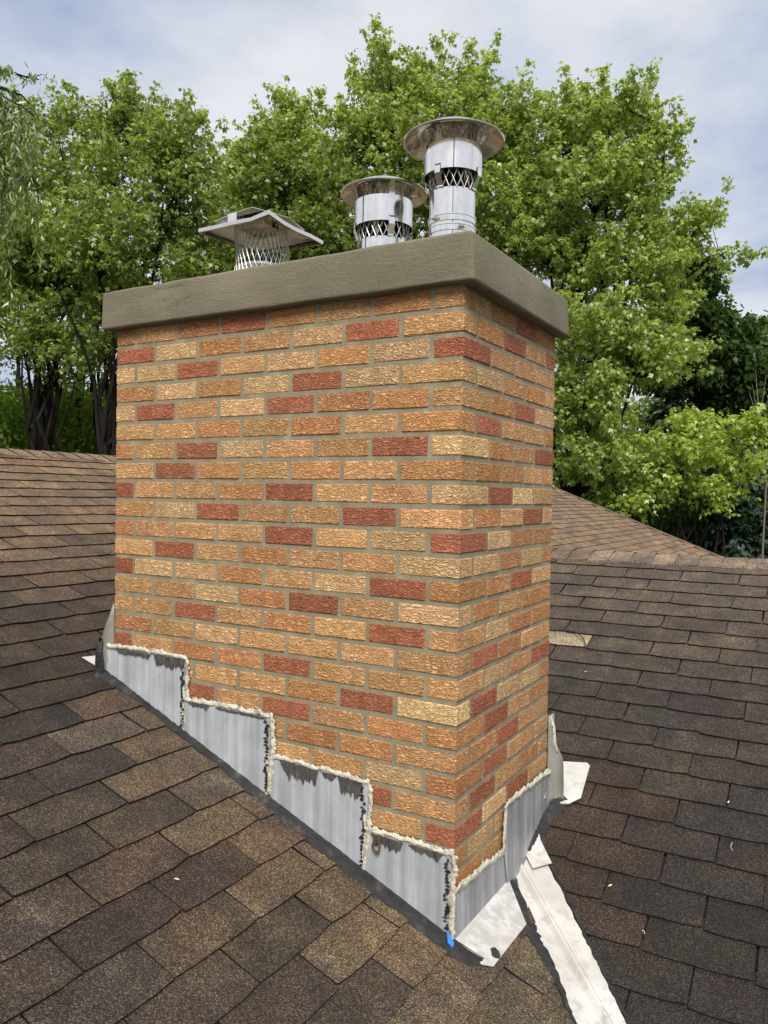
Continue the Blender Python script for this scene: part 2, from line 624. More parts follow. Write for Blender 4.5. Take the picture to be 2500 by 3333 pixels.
def zA(x, y=0): return ZA - SL * x
def zB(y, x=0): return ZA + SL * (y - V0)


house = empty('house', 'brown shingled house roof of two slopes meeting in a white valley at the brick chimney', 'house', (0, 0, GZ))


def deck(name, poly, label):
    m = MB().prism([Vector(p) - Vector((0, 0, 0.012)) for p in poly], (0, 0, -0.12))
    o = m.build(name, M_deck, house)
    o.location = (0, 0, -GZ)
    o['label'] = label
    return o


RA = deck('roof_slope', [(2.4, -5.0, zA(2.4)), (2.4, YG, zA(2.4)), (XR, YG, zA(XR)), (XR, -5.0, zA(XR))],
          'lighter brown slope rising on the left to its long ridge')
RB = deck('roof_slope', [(-3.3, YR, zB(YR)), (-3.3, 0.0 + V0 + 3.3 - 0.5, zB(YR) - 0.01), (5.0, YR + 0.01, zB(YR) - 0.01), (5.0, -2.2, zB(-2.2)), (2.6, -2.2, zB(-2.2))],
          'darker slope rising on the right behind the chimney to a capped ridge')
# rebuild the wing slope as a clean triangle-ended sheet
bpy.data.objects.remove(RB, do_unlink=True)
RB = deck('roof_slope', [(V0 - YR, YR, zB(YR)), (V0 + 2.2, -2.2, zB(-2.2)), (5.0, -2.2, zB(-2.2)), (5.0, YR, zB(YR))],
          'darker slope rising on the right behind the chimney to a capped ridge')
RC = deck('roof_slope', [(V0 - YR, YR, zB(YR) - 0.002), (5.0, YR, zB(YR) - 0.002), (5.0, YR + 5.1, zB(YR) - SL * 5.1), (V0 - YR + 5.1, YR + 5.1, zB(YR) - SL * 5.1)],
          'hidden back slope of the wing falling away behind its ridge')
RD = deck('roof_slope', [(XR, -5.0, zA(XR) - 0.002), (XR, YG, zA(XR) - 0.002), (XR - 5.0, YG, zA(XR) - SL * 5.0), (XR - 5.0, -5.0, zA(XR) - SL * 5.0)],
          'hidden back slope of the main roof falling away behind its ridge')

TABW, EXPO = 0.305, 0.1265


def tab_mesh(i):
    """one three-tab shingle tab: origin on the middle of the butt edge, x along the course, y up the slope"""
    r = random.Random(100 + i)
    nx = 6
    w = TABW / 2 - 0.0020 - r.uniform(0, 0.0012)
    L = EXPO * 1.077 + 0.045
    xs = [-w + 2 * w * k / (nx - 1) for k in range(nx)]
    th = 0.0125
    vs, fs = [], []
    yb = []
    for k, x in enumerate(xs):
        e = 0.005 if k in (0, nx - 1) else 0.0
        yb.append(e * r.uniform(0.3, 1.3) + r.uniform(-0.0018, 0.0018))
    for k, x in enumerate(xs):                 # 0 top-butt, 1 bottom-butt, 2 up edge
        up = r.uniform(-0.0012, 0.0022)
        vs.append((x + r.uniform(-.0008, .0008), yb[k], th + up))
        vs.append((x, yb[k] + 0.002, 0.0005))
        vs.append((x, L * 0.5, 0.0068 + r.uniform(-.0006, .0006)))
        vs.append((x, L, 0.0035))
    for k in range(nx - 1):
        a, c = k * 4, (k + 1) * 4
        fs += [(a, c, c + 2, a + 2), (a + 2, c + 2, c + 3, a + 3), (a + 1, c + 1, c, a)]
    e = (nx - 1) * 4
    fs += [(0, 2, 1), (2, 3, 1), (e, e + 1, e + 2), (e + 1, e + 3, e + 2)]
    me = bpy.data.meshes.new('shingle')
    me.from_pydata(vs, [], fs)
    me.update()
    me.materials.append(M_shingle)
    me.materials.append(M_edge)
    for q in me.polygons:
        if q.index >= 3 * (nx - 1) or q.index % 3 == 2:
            q.material_index = 1
    return me


TABS = [tab_mesh(i) for i in range(10)]


def hidden_by_chimney(p):
    d = Vector(p) - CAM
    lo, hi = Vector((-1.42, 0.0, -2.2)), Vector((0.0, 0.813, 0.12))
    t0, t1 = 0.0, 0.97
    for k in range(3):
        if abs(d[k]) < 1e-9:
            continue
        a, c = (lo[k] - CAM[k]) / d[k], (hi[k] - CAM[k]) / d[k]
        if a > c:
            a, c = c, a
        t0, t1 = max(t0, a), min(t1, c)
    return t0 < t1


def jitter(c, a=0.14, rr=rnd):
    k = 1 + rr.uniform(-a, a)
    return tuple(max(0.004, v * k * (1 + rr.uniform(-0.035, 0.035))) for v in c)


def lerp(a, c, t):
    t = max(0.0, min(1.0, t))
    return tuple(x + (y - x) * t for x, y in zip(a, c))


MAT_A = Matrix(((0, -CA, SA, 0), (1, 0, 0, 0), (0, SA, CA, 0), (0, 0, 0, 1)))
MAT_B = Matrix(((1, 0, 0, 0), (0, CA, -SA, 0), (0, SA, CA, 0), (0, 0, 0, 1)))


def clip_poly_mesh(me_src, M, planes):
    """copy of a tab cut by vertical planes (a, b, c): keep a*x + b*y < c in house coordinates"""
    import bmesh
    bm = bmesh.new()
    bm.from_mesh(me_src)
    Mi = M.inverted()
    for a, b_, c in planes:
        n = Vector((a, b_, 0)).normalized()
        p = Vector((a, b_, 0)) * (c / (a * a + b_ * b_))
        pl = Mi @ p
        nl = (M.to_3x3().transposed() @ n)
        bmesh.ops.bisect_plane(bm, geom=bm.verts[:] + bm.edges[:] + bm.faces[:], plane_co=pl, plane_no=nl, clear_outer=True)
    ok = len(bm.faces) > 0
    me = None
    if ok:
        me = bpy.data.meshes.new('shingle')
        bm.to_mesh(me)
        me.materials.append(M_shingle)
        me.materials.append(M_edge)
    bm.free()
    return me


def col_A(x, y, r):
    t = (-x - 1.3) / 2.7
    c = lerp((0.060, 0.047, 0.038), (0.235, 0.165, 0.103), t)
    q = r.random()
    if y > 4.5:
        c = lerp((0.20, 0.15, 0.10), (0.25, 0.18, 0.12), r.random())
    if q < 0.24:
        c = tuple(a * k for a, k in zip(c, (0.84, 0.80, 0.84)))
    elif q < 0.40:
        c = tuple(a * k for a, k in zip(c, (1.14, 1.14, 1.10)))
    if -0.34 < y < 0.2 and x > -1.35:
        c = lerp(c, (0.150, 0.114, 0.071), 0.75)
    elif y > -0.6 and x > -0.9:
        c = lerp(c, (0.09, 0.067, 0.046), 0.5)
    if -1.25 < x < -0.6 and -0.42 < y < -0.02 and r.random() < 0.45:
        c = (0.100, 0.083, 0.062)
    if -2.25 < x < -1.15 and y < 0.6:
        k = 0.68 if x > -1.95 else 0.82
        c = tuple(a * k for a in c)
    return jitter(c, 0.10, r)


def col_B(x, y, r):
    c = lerp((0.034, 0.028, 0.025), (0.058, 0.048, 0.041), (y - 0.5) / 0.9)
    c = lerp(c, (0.118, 0.094, 0.074), (y - 1.4) / 1.3)
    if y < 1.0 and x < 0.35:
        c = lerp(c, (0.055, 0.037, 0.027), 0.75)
    q = r.random()
    if q < 0.2:
        c = tuple(a * k for a, k in zip(c, (0.85, 0.82, 0.86)))
    return jitter(c, 0.10, r)


VALLEY_A = (1.277, 1.0, 0.488)        # left edge of the valley metal
items = []
rs = random.Random(5)
# main slope
k0 = -9
for k in range(k0, 28):
    xb = -0.495 - EXPO * k           # butt edge of the course
    if xb < XR + 0.10:
        break
    half = 0.1525 * (k % 2)
    y0 = 1.111 + half if True else 0
    skew = rs.uniform(-0.004, 0.004)
    for j in range(-14, 42):
        y = y0 + TABW * j - TABW * 4
        if y < -3.4 or y > YG - 0.1:
            continue
        ym = y
        xm = xb - 0.06
        planes = []
        # keep left of valley
        if xm > 0.05:
            lim = (0.488 - ym) / 1.277
            if xb > lim + 0.36:
                continue
            if xb + 0.01 > lim - 0.30:
                planes.append(VALLEY_A)
        else:
            if xb > 0.50 - ym + 0.42 and ym < YR:
                continue
            if xb > 0.48 - ym - 0.34 and ym < YR + 0.3:
                planes.append((1.0, 1.0, 0.485))
        if -1.34 < xb < 0.0 and 0.2 < ym < 0.62:
            continue                                     # under the chimney
        if xb > -1.6 and xb < 0.16 and 0 < ym + 0.16 and ym - 0.16 < 0.82 and not planes and xb < 0.03:
            planes_ch = (0, 1, -0.004)
            if ym < 0.2 and xb > -1.46:
                planes.append(planes_ch)
        items.append(('A', xb, y, planes, skew))
# wing slope
for k in range(-26, 30):
    yb = 2.498 + 0.126 * 2 - 0.126 * k
    if yb > YR - 0.10 or yb < -1.6:
        continue
    x0 = (-0.007 if k % 2 == 0 else 0.146) + TABW / 2
    for j in range(-10, 14):
        x = x0 + TABW * j
        if x > 3.2:
            continue
        planes = []
        # right of the valley
        lim = (0.690 - yb) / 1.17 if yb < 0.70 else (V0 + 0.03 - yb)
        if x + 0.16 < lim - 0.12:
            continue
        if x - 0.16 < lim + 0.02:
            planes.append((-1.17, -1.0, -0.690) if yb < 0.66 else (-1.0, -1.0, -(V0 + 0.06)))
        if 0.0 < yb + 0.07 < 0.82 and x < 0.16:
            if x < -0.16 and x > -1.3:
                continue
            if x > -0.3:
                planes.append((-1.0, 0, -0.012))
        items.append(('B', x, yb, planes, 0.0))

built = []
for kind, a, c, planes, skew in items:
    if kind == 'A':
        loc = Vector((a, c, zA(a)))
        M = Matrix.Translation(loc) @ MAT_A @ Matrix.Rotation(rs.uniform(-0.006, 0.006) + skew, 4, 'Z')
        mid = loc + Vector((-0.06, 0, 0.024))
    else:
        loc = Vector((a, c, zB(c)))
        M = Matrix.Translation(loc) @ MAT_B @ Matrix.Rotation(rs.uniform(-0.006, 0.006) + 0.022, 4, 'Z')
        mid = loc + Vector((0, 0.06, 0.024))
    M = M @ Matrix.Translation((rs.uniform(-.003, .003), rs.uniform(-.003, .003), 0))
    p = project(mid)
    area = 0.0
    if p and -40 < p[0] < 1700 and 900 < p[1] < 2260 and not hidden_by_chimney(mid):
        d = (mid - CAM)
        nrm = (MAT_A if kind == 'A' else MAT_B).to_3x3() @ Vector((0, 0, 1))
        area = abs(d.normalized().dot(nrm)) / d.length_squared
        if kind == 'A' and c > 4.5:
            area *= 0.001
    built.append((area, kind, a, c, planes, M))
order = sorted(range(len(built)), key=lambda i: -built[i][0])
single = set(i for i in order[:288] if built[i][0] > 1e-4)
pale = min((i for i in range(len(built)) if built[i][1] == 'B'), key=lambda i: abs(built[i][2] + 0.305) + abs(built[i][3] - 1.79))
single.add(pale)
field = {'A': MB(), 'B': MB()}
fmat = {'A': [], 'B': []}
fcol = {'A': [], 'B': []}


def set_tint(o, cols):
    at_ = o.data.attributes.new('tint', 'FLOAT_COLOR', 'POINT')
    at_.data.foreach_set('color', np.array(cols, dtype=np.float32).ravel())


nvar = 0
for i, (area, kind, a, c, planes, M) in enumerate(built):
    src = TABS[rs.randrange(len(TABS))]
    me = src
    if planes:
        me = clip_poly_mesh(src, M, planes)
        if me is None or len(me.polygons) < 1:
            continue
    if i in single:
        o = bpy.data.objects.new('shingle', me)
        link(o, RA if kind == 'A' else RB)
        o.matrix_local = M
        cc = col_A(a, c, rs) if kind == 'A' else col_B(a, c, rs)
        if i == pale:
            cc = (0.36, 0.305, 0.215)
            o['label'] = 'pale bare shingle worn to light grey beside the chimney edge'
        o.color = (*cc, 1)
    else:
        field[kind].add([M @ v.co for v in me.vertices], [tuple(p.vertices) for p in me.polygons])
        fmat[kind] += [p.material_index for p in me.polygons]
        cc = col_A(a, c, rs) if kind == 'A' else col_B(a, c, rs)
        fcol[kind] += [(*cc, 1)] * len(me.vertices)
for kind, par, mm in (('A', RA, M_field_main), ('B', RB, M_field_main)):
    o = field[kind].build('shingle_field', mm, par, fix=False)
    o.data.materials.append(M_edge)
    o.data.polygons.foreach_set('material_index', fmat[kind])
    set_tint(o, fcol[kind])
    o['kind'] = 'stuff'


def cap_mesh(i, wid=0.165, expo=0.1275):
    r = random.Random(300 + i)
    m = MB()
    prof = []
    for s in (-1.0, -0.55, -0.2, -0.07, 0.07, 0.2, 0.55, 1.0):
        d = abs(s) * wid
        z = -d * SL
        if abs(s) < 0.1:
            z = -0.016
        elif abs(s) < 0.25:
            z = -0.018 - 0.0 * SL
            z = -max(0.016, d * SL + 0.004)
        prof.append((s * wid, z))
    n = len(prof)
    vs = []
    for yy, lift in ((0.0, 0.017), (expo + 0.03, 0.008)):
        for x, z in prof:
            vs.append((x, yy + r.uniform(-.001, .001), z + lift + r.uniform(-.0006, .0006)))
    for x, z in prof:
        vs.append((x, 0.0, z + 0.008))
    fs = [(k, k + 1, n + k + 1, n + k) for k in range(n - 1)] + [(2 * n + k, 2 * n + k + 1, k + 1, k) for k in range(n - 1)]
    m.add(vs, fs)
    for sx in (0, n - 1):                    # butt side edges
        x, z = prof[sx]
        m.add([(x, 0, z + 0.017), (x, expo + .03, z + 0.008), (x, expo + .03, z - 0.004), (x, 0, z + 0.002)], [(0, 1, 2, 3)])
    me = m.mesh('ridge_cap')
    me.materials.append(M_shingle)
    me.materials.append(M_edge)
    for q in me.polygons:
        if n - 1 <= q.index < 2 * n - 2:
            q.material_index = 1
    return me


CAPS = [cap_mesh(i) for i in range(5)]
rest = {'A': MB(), 'B': MB()}
for k in range(-30, 110):                     # caps of the main ridge, laid along y
    y = 1.0 + 0.1275 * k
    if y > YG - 0.12 or y < -3:
        continue
    M = Matrix.Translation((XR, y, zA(XR) + 0.004))
    p = project(M.translation)
    me = CAPS[k % 5]
    if p and -30 < p[0] < 275 and not hidden_by_chimney(M.translation):
        o = bpy.data.objects.new('ridge_cap', me)
        link(o, RA)
        o.matrix_local = M
        o.color = (*jitter((0.255, 0.182, 0.118), 0.08, rs), 1)
    else:
        rest['A'].add([M @ v.co for v in me.vertices], [tuple(q.vertices) for q in me.polygons])
for k in range(-10, 40):                      # caps of the wing ridge, laid along x
    x = -0.55 + 0.1275 * k - 0.005
    if x < -2.2:
        continue
    M = Matrix.Translation((x, YR + 0.02 * x, zB(YR) + 0.004)) @ Matrix.Rotation(math.pi / 2 + 0.02, 4, 'Z')
    p = project(M.translation)
    me = CAPS[k % 5]
    if p and 1160 < p[0] < 1720:
        o = bpy.data.objects.new('ridge_cap', me)
        link(o, RB)
        o.matrix_local = M
        cc = (0.175, 0.138, 0.108) if rs.random() < 0.6 else (0.245, 0.195, 0.145)
        o.color = (*jitter(cc, 0.12, rs), 1)
    else:
        rest['B'].add([M @ v.co for v in me.vertices], [tuple(q.vertices) for q in me.polygons])
for kind, par, mm in (('A', RA, M_field_main), ('B', RB, M_field_main)):
    o = rest[kind].build('ridge_cap_run', mm, par, fix=False)
    set_tint(o, [(0.22, 0.165, 0.115, 1)] * len(o.data.vertices))
    o['kind'] = 'stuff'
# rake edge of the far gable
m = MB().tube([(XR, YG, zA(XR) + 0.012), (2.4, YG, zA(2.4) + 0.012)], 0.02, 6)
set_tint(m.build('rake_edge', M_field_main, RA), [(0.19, 0.145, 0.10, 1)] * 12)

# ------------------------------------------------------------------ valley metal
left_e = [(-0.02, 0.505), (0.028, 0.449), (0.125, 0.309), (0.267, 0.150), (0.349, 0.041), (0.45, -0.088), (0.80, -0.535), (1.3, -1.17)]
right_e = [(0.0, 0.690), (0.022, 0.654), (0.101, 0.554), (0.22, 0.42), (0.322, 0.296), (0.398, 0.215), (0.451, 0.146), (0.60, -0.02), (0.90, -0.365), (1.3, -0.83)]


def along(poly, n):
    d = [0]
    for a, c in zip(poly, poly[1:]):
        d.append(d[-1] + math.dist(a, c))
    out = []
    for k in range(n):
        t = d[-1] * k / (n - 1)
        for i in range(len(poly) - 1):
            if t <= d[i + 1] + 1e-9:
                f = (t - d[i]) / max(1e-9, d[i + 1] - d[i])
                out.append(tuple(a + (c - a) * f for a, c in zip(poly[i], poly[i + 1])))
                break
    return out


nv = 64
Ls, Rs = along(left_e, nv), along(right_e, nv)
cen = along([(-0.01, V0 + 0.01), (1.3, V0 - 1.3)], nv)
rv = random.Random(3)
rows = []
for (lx, ly), (cx_, cy_), (rx, ry) in zip(Ls, cen, Rs):
    jl, jr = rv.uniform(-.003, .003), rv.uniform(-.003, .003)
    zc = max(zA(cx_), zB(cy_))
    h = 0.010
    nx_, ny_ = 0.707, 0.707
    row = [(lx + jl, ly + jl, zA(lx) + h - 0.006), (lx + jl, ly + jl, zA(lx) + h)]
    for f in (0.35, 0.7):
        x, y = lx + (cx_ - lx) * f, ly + (cy_ - ly) * f
        row.append((x, y, zA(x) + h + 0.001 * math.sin(x * 40)))
    row += [(cx_ - .016 * nx_, cy_ - .016 * ny_, zc + h + 0.004), (cx_ - .003, cy_ - .003, zc + h + 0.019),
            (cx_ + .003, cy_ + .003, zc + h + 0.019), (cx_ + .016 * nx_, cy_ + .016 * ny_, zc + h + 0.004)]
    for f in (0.3, 0.65):
        x, y = cx_ + (rx - cx_) * f, cy_ + (ry - cy_) * f
        row.append((x, y, zB(y) + h + 0.001 * math.sin(y * 33)))
    row += [(rx + jr, ry + jr, zB(ry) + h), (rx + jr, ry + jr, zB(ry) + h - 0.006)]
    rows.append(row)
m = MB()
w = len(rows[0])
m.add([p for r_ in rows for p in r_], [(i * w + k, i * w + k + 1, (i + 1) * w + k + 1, (i + 1) * w + k) for i in range(nv - 1) for k in range(w - 1)])
valley = m.build('valley_flashing', M_valley, house)
valley.location = (0, 0, -GZ)
auto_smooth(valley, 40)
# upper lapped piece of the valley
m = MB()
top = [(0.004, 0.575), (0.004, 0.705), (0.040, 0.64), (0.108, 0.560), (0.055, 0.520)]
m.prism([(x, y, max(zA(x), zB(y)) + 0.021) for x, y in top], (0, 0, 0.003))
o = m.build('valley_flashing', M_valley, house)
o.location = (0, 0, -GZ)
o['label'] = 'short upper lap of white valley metal tucked against the chimney'

# black cement smeared along the valley edges
def smear(path, width, zf, jit, name, parent, seed, thick=0.006, loc=None):
    r = random.Random(seed)
    pts = along(path, max(10, int(sum(math.dist(a, c) for a, c in zip(path, path[1:])) / 0.012)))
    vs, fs = [], []
    wv = width if callable(width) else (lambda t: width)
    for i, p in enumerate(pts):
        q0, q1 = pts[max(0, i - 1)], pts[min(len(pts) - 1, i + 1)]
        tx, ty = q1[0] - q0[0], q1[1] - q0[1]
        l = math.hypot(tx, ty)
        nx_, ny_ = -ty / l, tx / l
        ww = wv(i / (len(pts) - 1))
        a = ww * (0.5 + r.uniform(-jit, jit))
        c = ww * (0.5 + r.uniform(-jit, jit))
        for d, z in ((-a, 0.0), (-a * 0.7, thick * r.uniform(.7, 1.2)), (0, thick * r.uniform(.8, 1.5)), (c * 0.7, thick * r.uniform(.7, 1.2)), (c, 0.0)):
            x, y = p[0] + nx_ * d, p[1] + ny_ * d
            vs.append((x, y, zf(x, y) + z))
    for i in range(len(pts) - 1):
        for k in range(4):
            fs.append((i * 5 + k, i * 5 + k + 1, i * 5 + 6 + k, i * 5 + 5 + k))
    m = MB().add(vs, fs)
    o = m.build(name, M_tar, parent, smooth=True)
    if loc:
        o.location = loc
    return o


zmax = lambda x, y: max(zA(x), zB(y)) + 0.008
HL = (0, 0, -GZ)
smear([(0.004, 0.42), (0.045, 0.385), (0.10, 0.300), (0.128, 0.262)], lambda t: 0.036 + 0.012 * t, lambda x, y: zmax(x, y) + 0.004, 0.12, 'roof_cement', house, 1, 0.005, HL)
smear([(0.128, 0.275), (0.20, 0.205), (0.262, 0.142), (0.300, 0.095), (0.33, 0.055)], lambda t: 0.034 * (1 - t) + 0.014, lambda x, y: zmax(x, y) + 0.002, 0.18, 'roof_cement', house, 2, 0.006, HL)
smear([(0.33, 0.058), (0.45, -0.095), (0.7, -0.415)], 0.010, lambda x, y: zmax(x, y) + 0.002, 0.3, 'roof_cement', house, 3, 0.004, HL)
smear([(0.012, 0.690), (0.101, 0.565), (0.22, 0.43), (0.322, 0.306), (0.451, 0.156), (0.7, -0.12)], 0.013, lambda x, y: zmax(x, y) - 0.002, 0.25, 'roof_cement', house, 4, 0.006, HL)

# ------------------------------------------------------------------ chimney
S, CH, G = 0.2032, 0.0704, 0.0138
W7, D4 = 7 * S, 4 * S
chim = empty('chimney', 'square chimney of mixed tan and red bricks with a thick concrete crown', 'chimney', (0, 0, -2.0))
CL = Vector((0, 0, 2.0))


def part(o, loc=True):
    o.location = CL
    return o


m = MB().box((-W7 + 0.0026, 0.0026, -2.15), (-0.0026, D4 - 0.0026, 0.01))
part(m.build('mortar', M_mortar, chim))

PAL = {'T': (0.82, 0.46, 0.212), 'O': (0.74, 0.365, 0.158), 'C': (0.88, 0.565, 0.285), 'R': (0.56, 0.205, 0.112), 'B': (0.47, 0.175, 0.095)}
LEFT = {1: 'OTOROTOT', 2: 'RCOTCRT', 3: 'CCRTCOCR', 4: 'OCOCRCT', 5: 'CRTCROOT', 6: 'TTOTOTO', 7: 'OTRCTTRC', 8: 'TROTOTO', 9: 'BTTORTTC',
        10: 'TCRTTRT', 11: 'OTTTRTCR', 12: 'TRTOTTC', 13: 'RCCOTCRO', 14: 'TTCORTC', 15: 'TTRTOTRT', 16: 'OTCTTTT', 17: 'RTOORTTT',
        18: 'TTTTORC', 19: 'TTRTRTOO', 20: 'TTTTOOT', 21: 'TTTTTTCO', 22: 'TTTTTRT', 23: 'TTTTTTTR', 24: 'TTTTTTO', 25: 'TTTTTTTO'}
RIGHT = {1: 'ORO', 2: 'ORTR', 3: 'TTT', 4: 'CTOT', 5: 'ORC', 6: 'RTTO', 7: 'OTR', 8: 'OOTO', 9: 'RCT', 10: 'OTRC', 11: 'COO', 12: 'COCO', 13: 'ORC',
         14: 'OTOO', 15: 'COO', 16: 'ROTT', 17: 'CTR', 18: 'RCCO', 19: 'RTO', 20: 'ORTT', 21: 'RTT', 22: 'BTOT', 23: 'CRT', 24: 'CTTT', 25: 'TOT'}
rb = random.Random(21)
brick_cache = {}


def brick(x0, x1, y0, y1, r, code):
    dims = (round(x1 - x0, 4), round(y1 - y0, 4), rb.randrange(3))
    if dims not in brick_cache:
        h = CH - G
        mm = MB().box((-dims[0] / 2, -dims[1] / 2, -h / 2), (dims[0] / 2, dims[1] / 2, h / 2), 0.0028)
        j = random.Random(hash(dims) % 999)
        mm.v = [(a + j.uniform(-.0009, .0009), c + j.uniform(-.0009, .0009), d + j.uniform(-.0009, .0009)) for a, c, d in mm.v]
        me = mm.mesh('brick')
        import bmesh
        bm = bmesh.new()
        bm.from_mesh(me)
        bmesh.ops.recalc_face_normals(bm, faces=bm.faces[:])
        bm.to_mesh(me)
        bm.free()
        me.materials.append(M_brick)
        brick_cache[dims] = me
    o = bpy.data.objects.new('brick', brick_cache[dims])
    link(o, chim)
    z = -r * CH + (CH - G) / 2
    o.location = CL + Vector(((x0 + x1) / 2 + rb.uniform(-.001, .001), (y0 + y1) / 2 + rb.uniform(-.001, .001), z + rb.uniform(-.0008, .0008)))
    o.rotation_euler = (rb.uniform(-.004, .004), rb.uniform(-.004, .004), rb.uniform(-.004, .004))
    c = PAL[code]
    o.color = (*jitter(c, 0.07, rb), 1)


# tops of the stepped plates, so that bricks wholly behind metal are not laid
def left_cover(u):            # z of the top edge of metal at distance u from the near corner
    if u > 1.03: return -1.20
    if u > 0.655: return -1.337
    if u > 0.28: return -1.475
    return -1.635


def right_cover(v): return -1.74 if v < 0.36 else -1.61


for r in range(1, 26):
    zt = -(r - 1) * CH - G
    even = r % 2 == 0
    Lc, Rc = LEFT[r], RIGHT[r]
    spans = []
    if even:
        for i, ch_ in enumerate(Lc):
            u = 6 - i
            spans.append((u, u + 1, ch_))
    else:
        spans.append((6.5, 7, Lc[0]))
        for i in range(6):
            u = 5.5 - i
            spans.append((u, u + 1, Lc[1 + i]))
        spans.append((0, 0.5, Lc[7]))
    for u0, u1, ch_ in spans:
        if zt < left_cover(u0 * S) - 0.02 and not (u0 == 0 and zt > -1.86):
            continue
        xa = -u1 * S + (G / 2 if u1 < 7 else 0)
        xb_ = -u0 * S - (G / 2 if u0 > 0 else 0)
        dep = 0.0925
        if (not even) and (u0 == 0 or u1 == 7):
            dep = S - G / 2
        brick(xa, xb_, 0.0, dep, r, ch_)
    rsp = []
    if even:
        rsp = [(0.5, 1.5), (1.5, 2.5), (2.5, 3.5), (3.5, 4)]
    else:
        rsp = [(1, 2), (2, 3), (3, 4)]
    for (v0_, v1_), ch_ in zip(rsp, Rc):
        if zt < right_cover(v0_ * S) - 0.02:
            continue
        ya = v0_ * S + G / 2
        yb_ = v1_ * S - (G / 2 if v1_ < 4 else 0)
        dep = 0.0925
        if even and v1_ == 4:
            dep = S - G / 2
        brick(-dep, 0.0, ya, yb_, r, ch_)

# concrete crown
import bmesh
bm = bmesh.new()
bmesh.ops.create_cube(bm, size=1.0)
xl, xr, yf, yb_, zt_, zb_ = -1.470, 0.043, -0.035, 0.845, 0.128, -0.011
for v in bm.verts:
    v.co = Vector(((xl + xr) / 2 + v.co.x * (xr - xl), (yf + yb_) / 2 + v.co.y * (yb_ - yf), (zt_ + zb_) / 2 + v.co.z * (zt_ - zb_)))
for v in bm.verts:
    if v.co.z > 0.05:
        v.co.x += 0.004 if v.co.x < -0.5 else -0.006
bmesh.ops.bevel(bm, geom=bm.edges[:], offset=0.010, segments=3, profile=0.6, affect='EDGES')
bmesh.ops.subdivide_edges(bm, edges=[e for e in bm.edges if e.calc_length() > 0.2], cuts=34, use_grid_fill=True)
from mathutils import noise as mn
for v in bm.verts:
    p = v.co
    d = mn.noise(p * 5.0) * 0.0042 + mn.noise(p * 16) * 0.0016
    nz = v.normal
    v.co = p + Vector((nz.x, nz.y, nz.z if p.z > 0.1 else nz.z * 1.4)) * d
me = bpy.data.meshes.new('crown_slab')
bm.to_mesh(me)
bm.free()
me.materials.append(M_conc)
o = link(bpy.data.objects.new('crown_slab', me), chim)
part(o)
auto_smooth(o, 50)


# ---- step flashing on the two faces
def bead(path, rad, name, parent, seed, squash=0.36, axis=1):
    rad *= 1.12
    squash = 0.36
    r = random.Random(seed)
    L = sum((Vector(c) - Vector(a)).length for a, c in zip(path, path[1:]))
    n = max(6, int(L / 0.012))
    pts = []
    jl = zl_ = 0.0
    ds = [0]
    for a, c in zip(path, path[1:]):
        ds.append(ds[-1] + (Vector(c) - Vector(a)).length)
    for k in range(n):
        t = ds[-1] * k / (n - 1)
        for i in range(len(path) - 1):
            if t <= ds[i + 1] + 1e-9:
                f = (t - ds[i]) / (ds[i + 1] - ds[i])
                q = Vector(path[i]).lerp(Vector(path[i + 1]), f)
                break
        jl = 0.75 * jl + 0.25 * r.uniform(-1, 1) * rad
        zl_ = 0.7 * zl_ + 0.3 * r.uniform(-1, 1) * rad
        j = jl
        pts.append(q + Vector((j if axis == 1 else 0, j if axis == 0 else 0, zl_)))
    rr, w_ = [], 1.0
    for _ in pts:
        w_ = 0.7 * w_ + 0.3 * r.uniform(0.0, 2.0)
        rr.append(rad * w_)
    rr[0] *= 0.6
    rr[-1] *= 0.5
    rr = [q * 0.72 for q in rr]
    m = MB().tube(pts, rr, 7)
    d_ = (Vector(path[-1]) - Vector(path[0])).normalized()
    sgn = -1 if axis == 1 else 1
    upv = Vector((0, 0, 1)) if abs(d_.z) < 0.7 else (Vector((1, 0, 0)) if axis == 1 else Vector((0, 1, 0)))
    nrm = Vector((0, sgn, 0)) if axis == 1 else Vector((sgn, 0, 0))
    sv, sf = [], []
    wa = wb = rad
    nn = 3 * n
    for k in range(nn):
        t = k / (nn - 1) * (n - 1)
        i0 = min(n - 2, int(t))
        q = pts[i0].lerp(pts[i0 + 1], t - i0)
        wa = 0.55 * wa + 0.45 * rad * r.choice((0.5, 0.9, 1.2, 2.1))
        wb = 0.55 * wb + 0.45 * rad * r.choice((0.5, 0.9, 1.2, 2.0))
        base_ = q - nrm * (q.dot(nrm) - Vector(path[0]).dot(nrm)) + nrm * 0.0006
        sv += [base_ + upv * wa - nrm * 0.0028 / max(squash, .3), base_ + upv * wa * 0.8 + nrm * 0.0008, base_ - upv * wb * 0.8 + nrm * 0.0008, base_ - upv * wb - nrm * 0.0028 / max(squash, .3)]
    for k in range(nn - 1):
        for j_ in range(3):
            sf.append((4 * k + j_, 4 * k + j_ + 1, 4 * k + 5 + j_, 4 * k + 4 + j_))
    m.add(sv, sf)
    c = Vector(path[0])[axis]
    m.v = [tuple((c + (q - c) * squash) if i == axis else q for i, q in enumerate(v)) for v in m.v]
    o = m.build(name, M_seal, parent, smooth=True)
    return o


def ragged(p0, p1, n, amp, r):
    out = []
    for k in range(n):
        f = k / n
        q = Vector(p0).lerp(Vector(p1), f)
        if k:
            q += Vector((r.uniform(-amp, amp), 0, r.uniform(-amp, amp)))
        out.append(q)
    return out


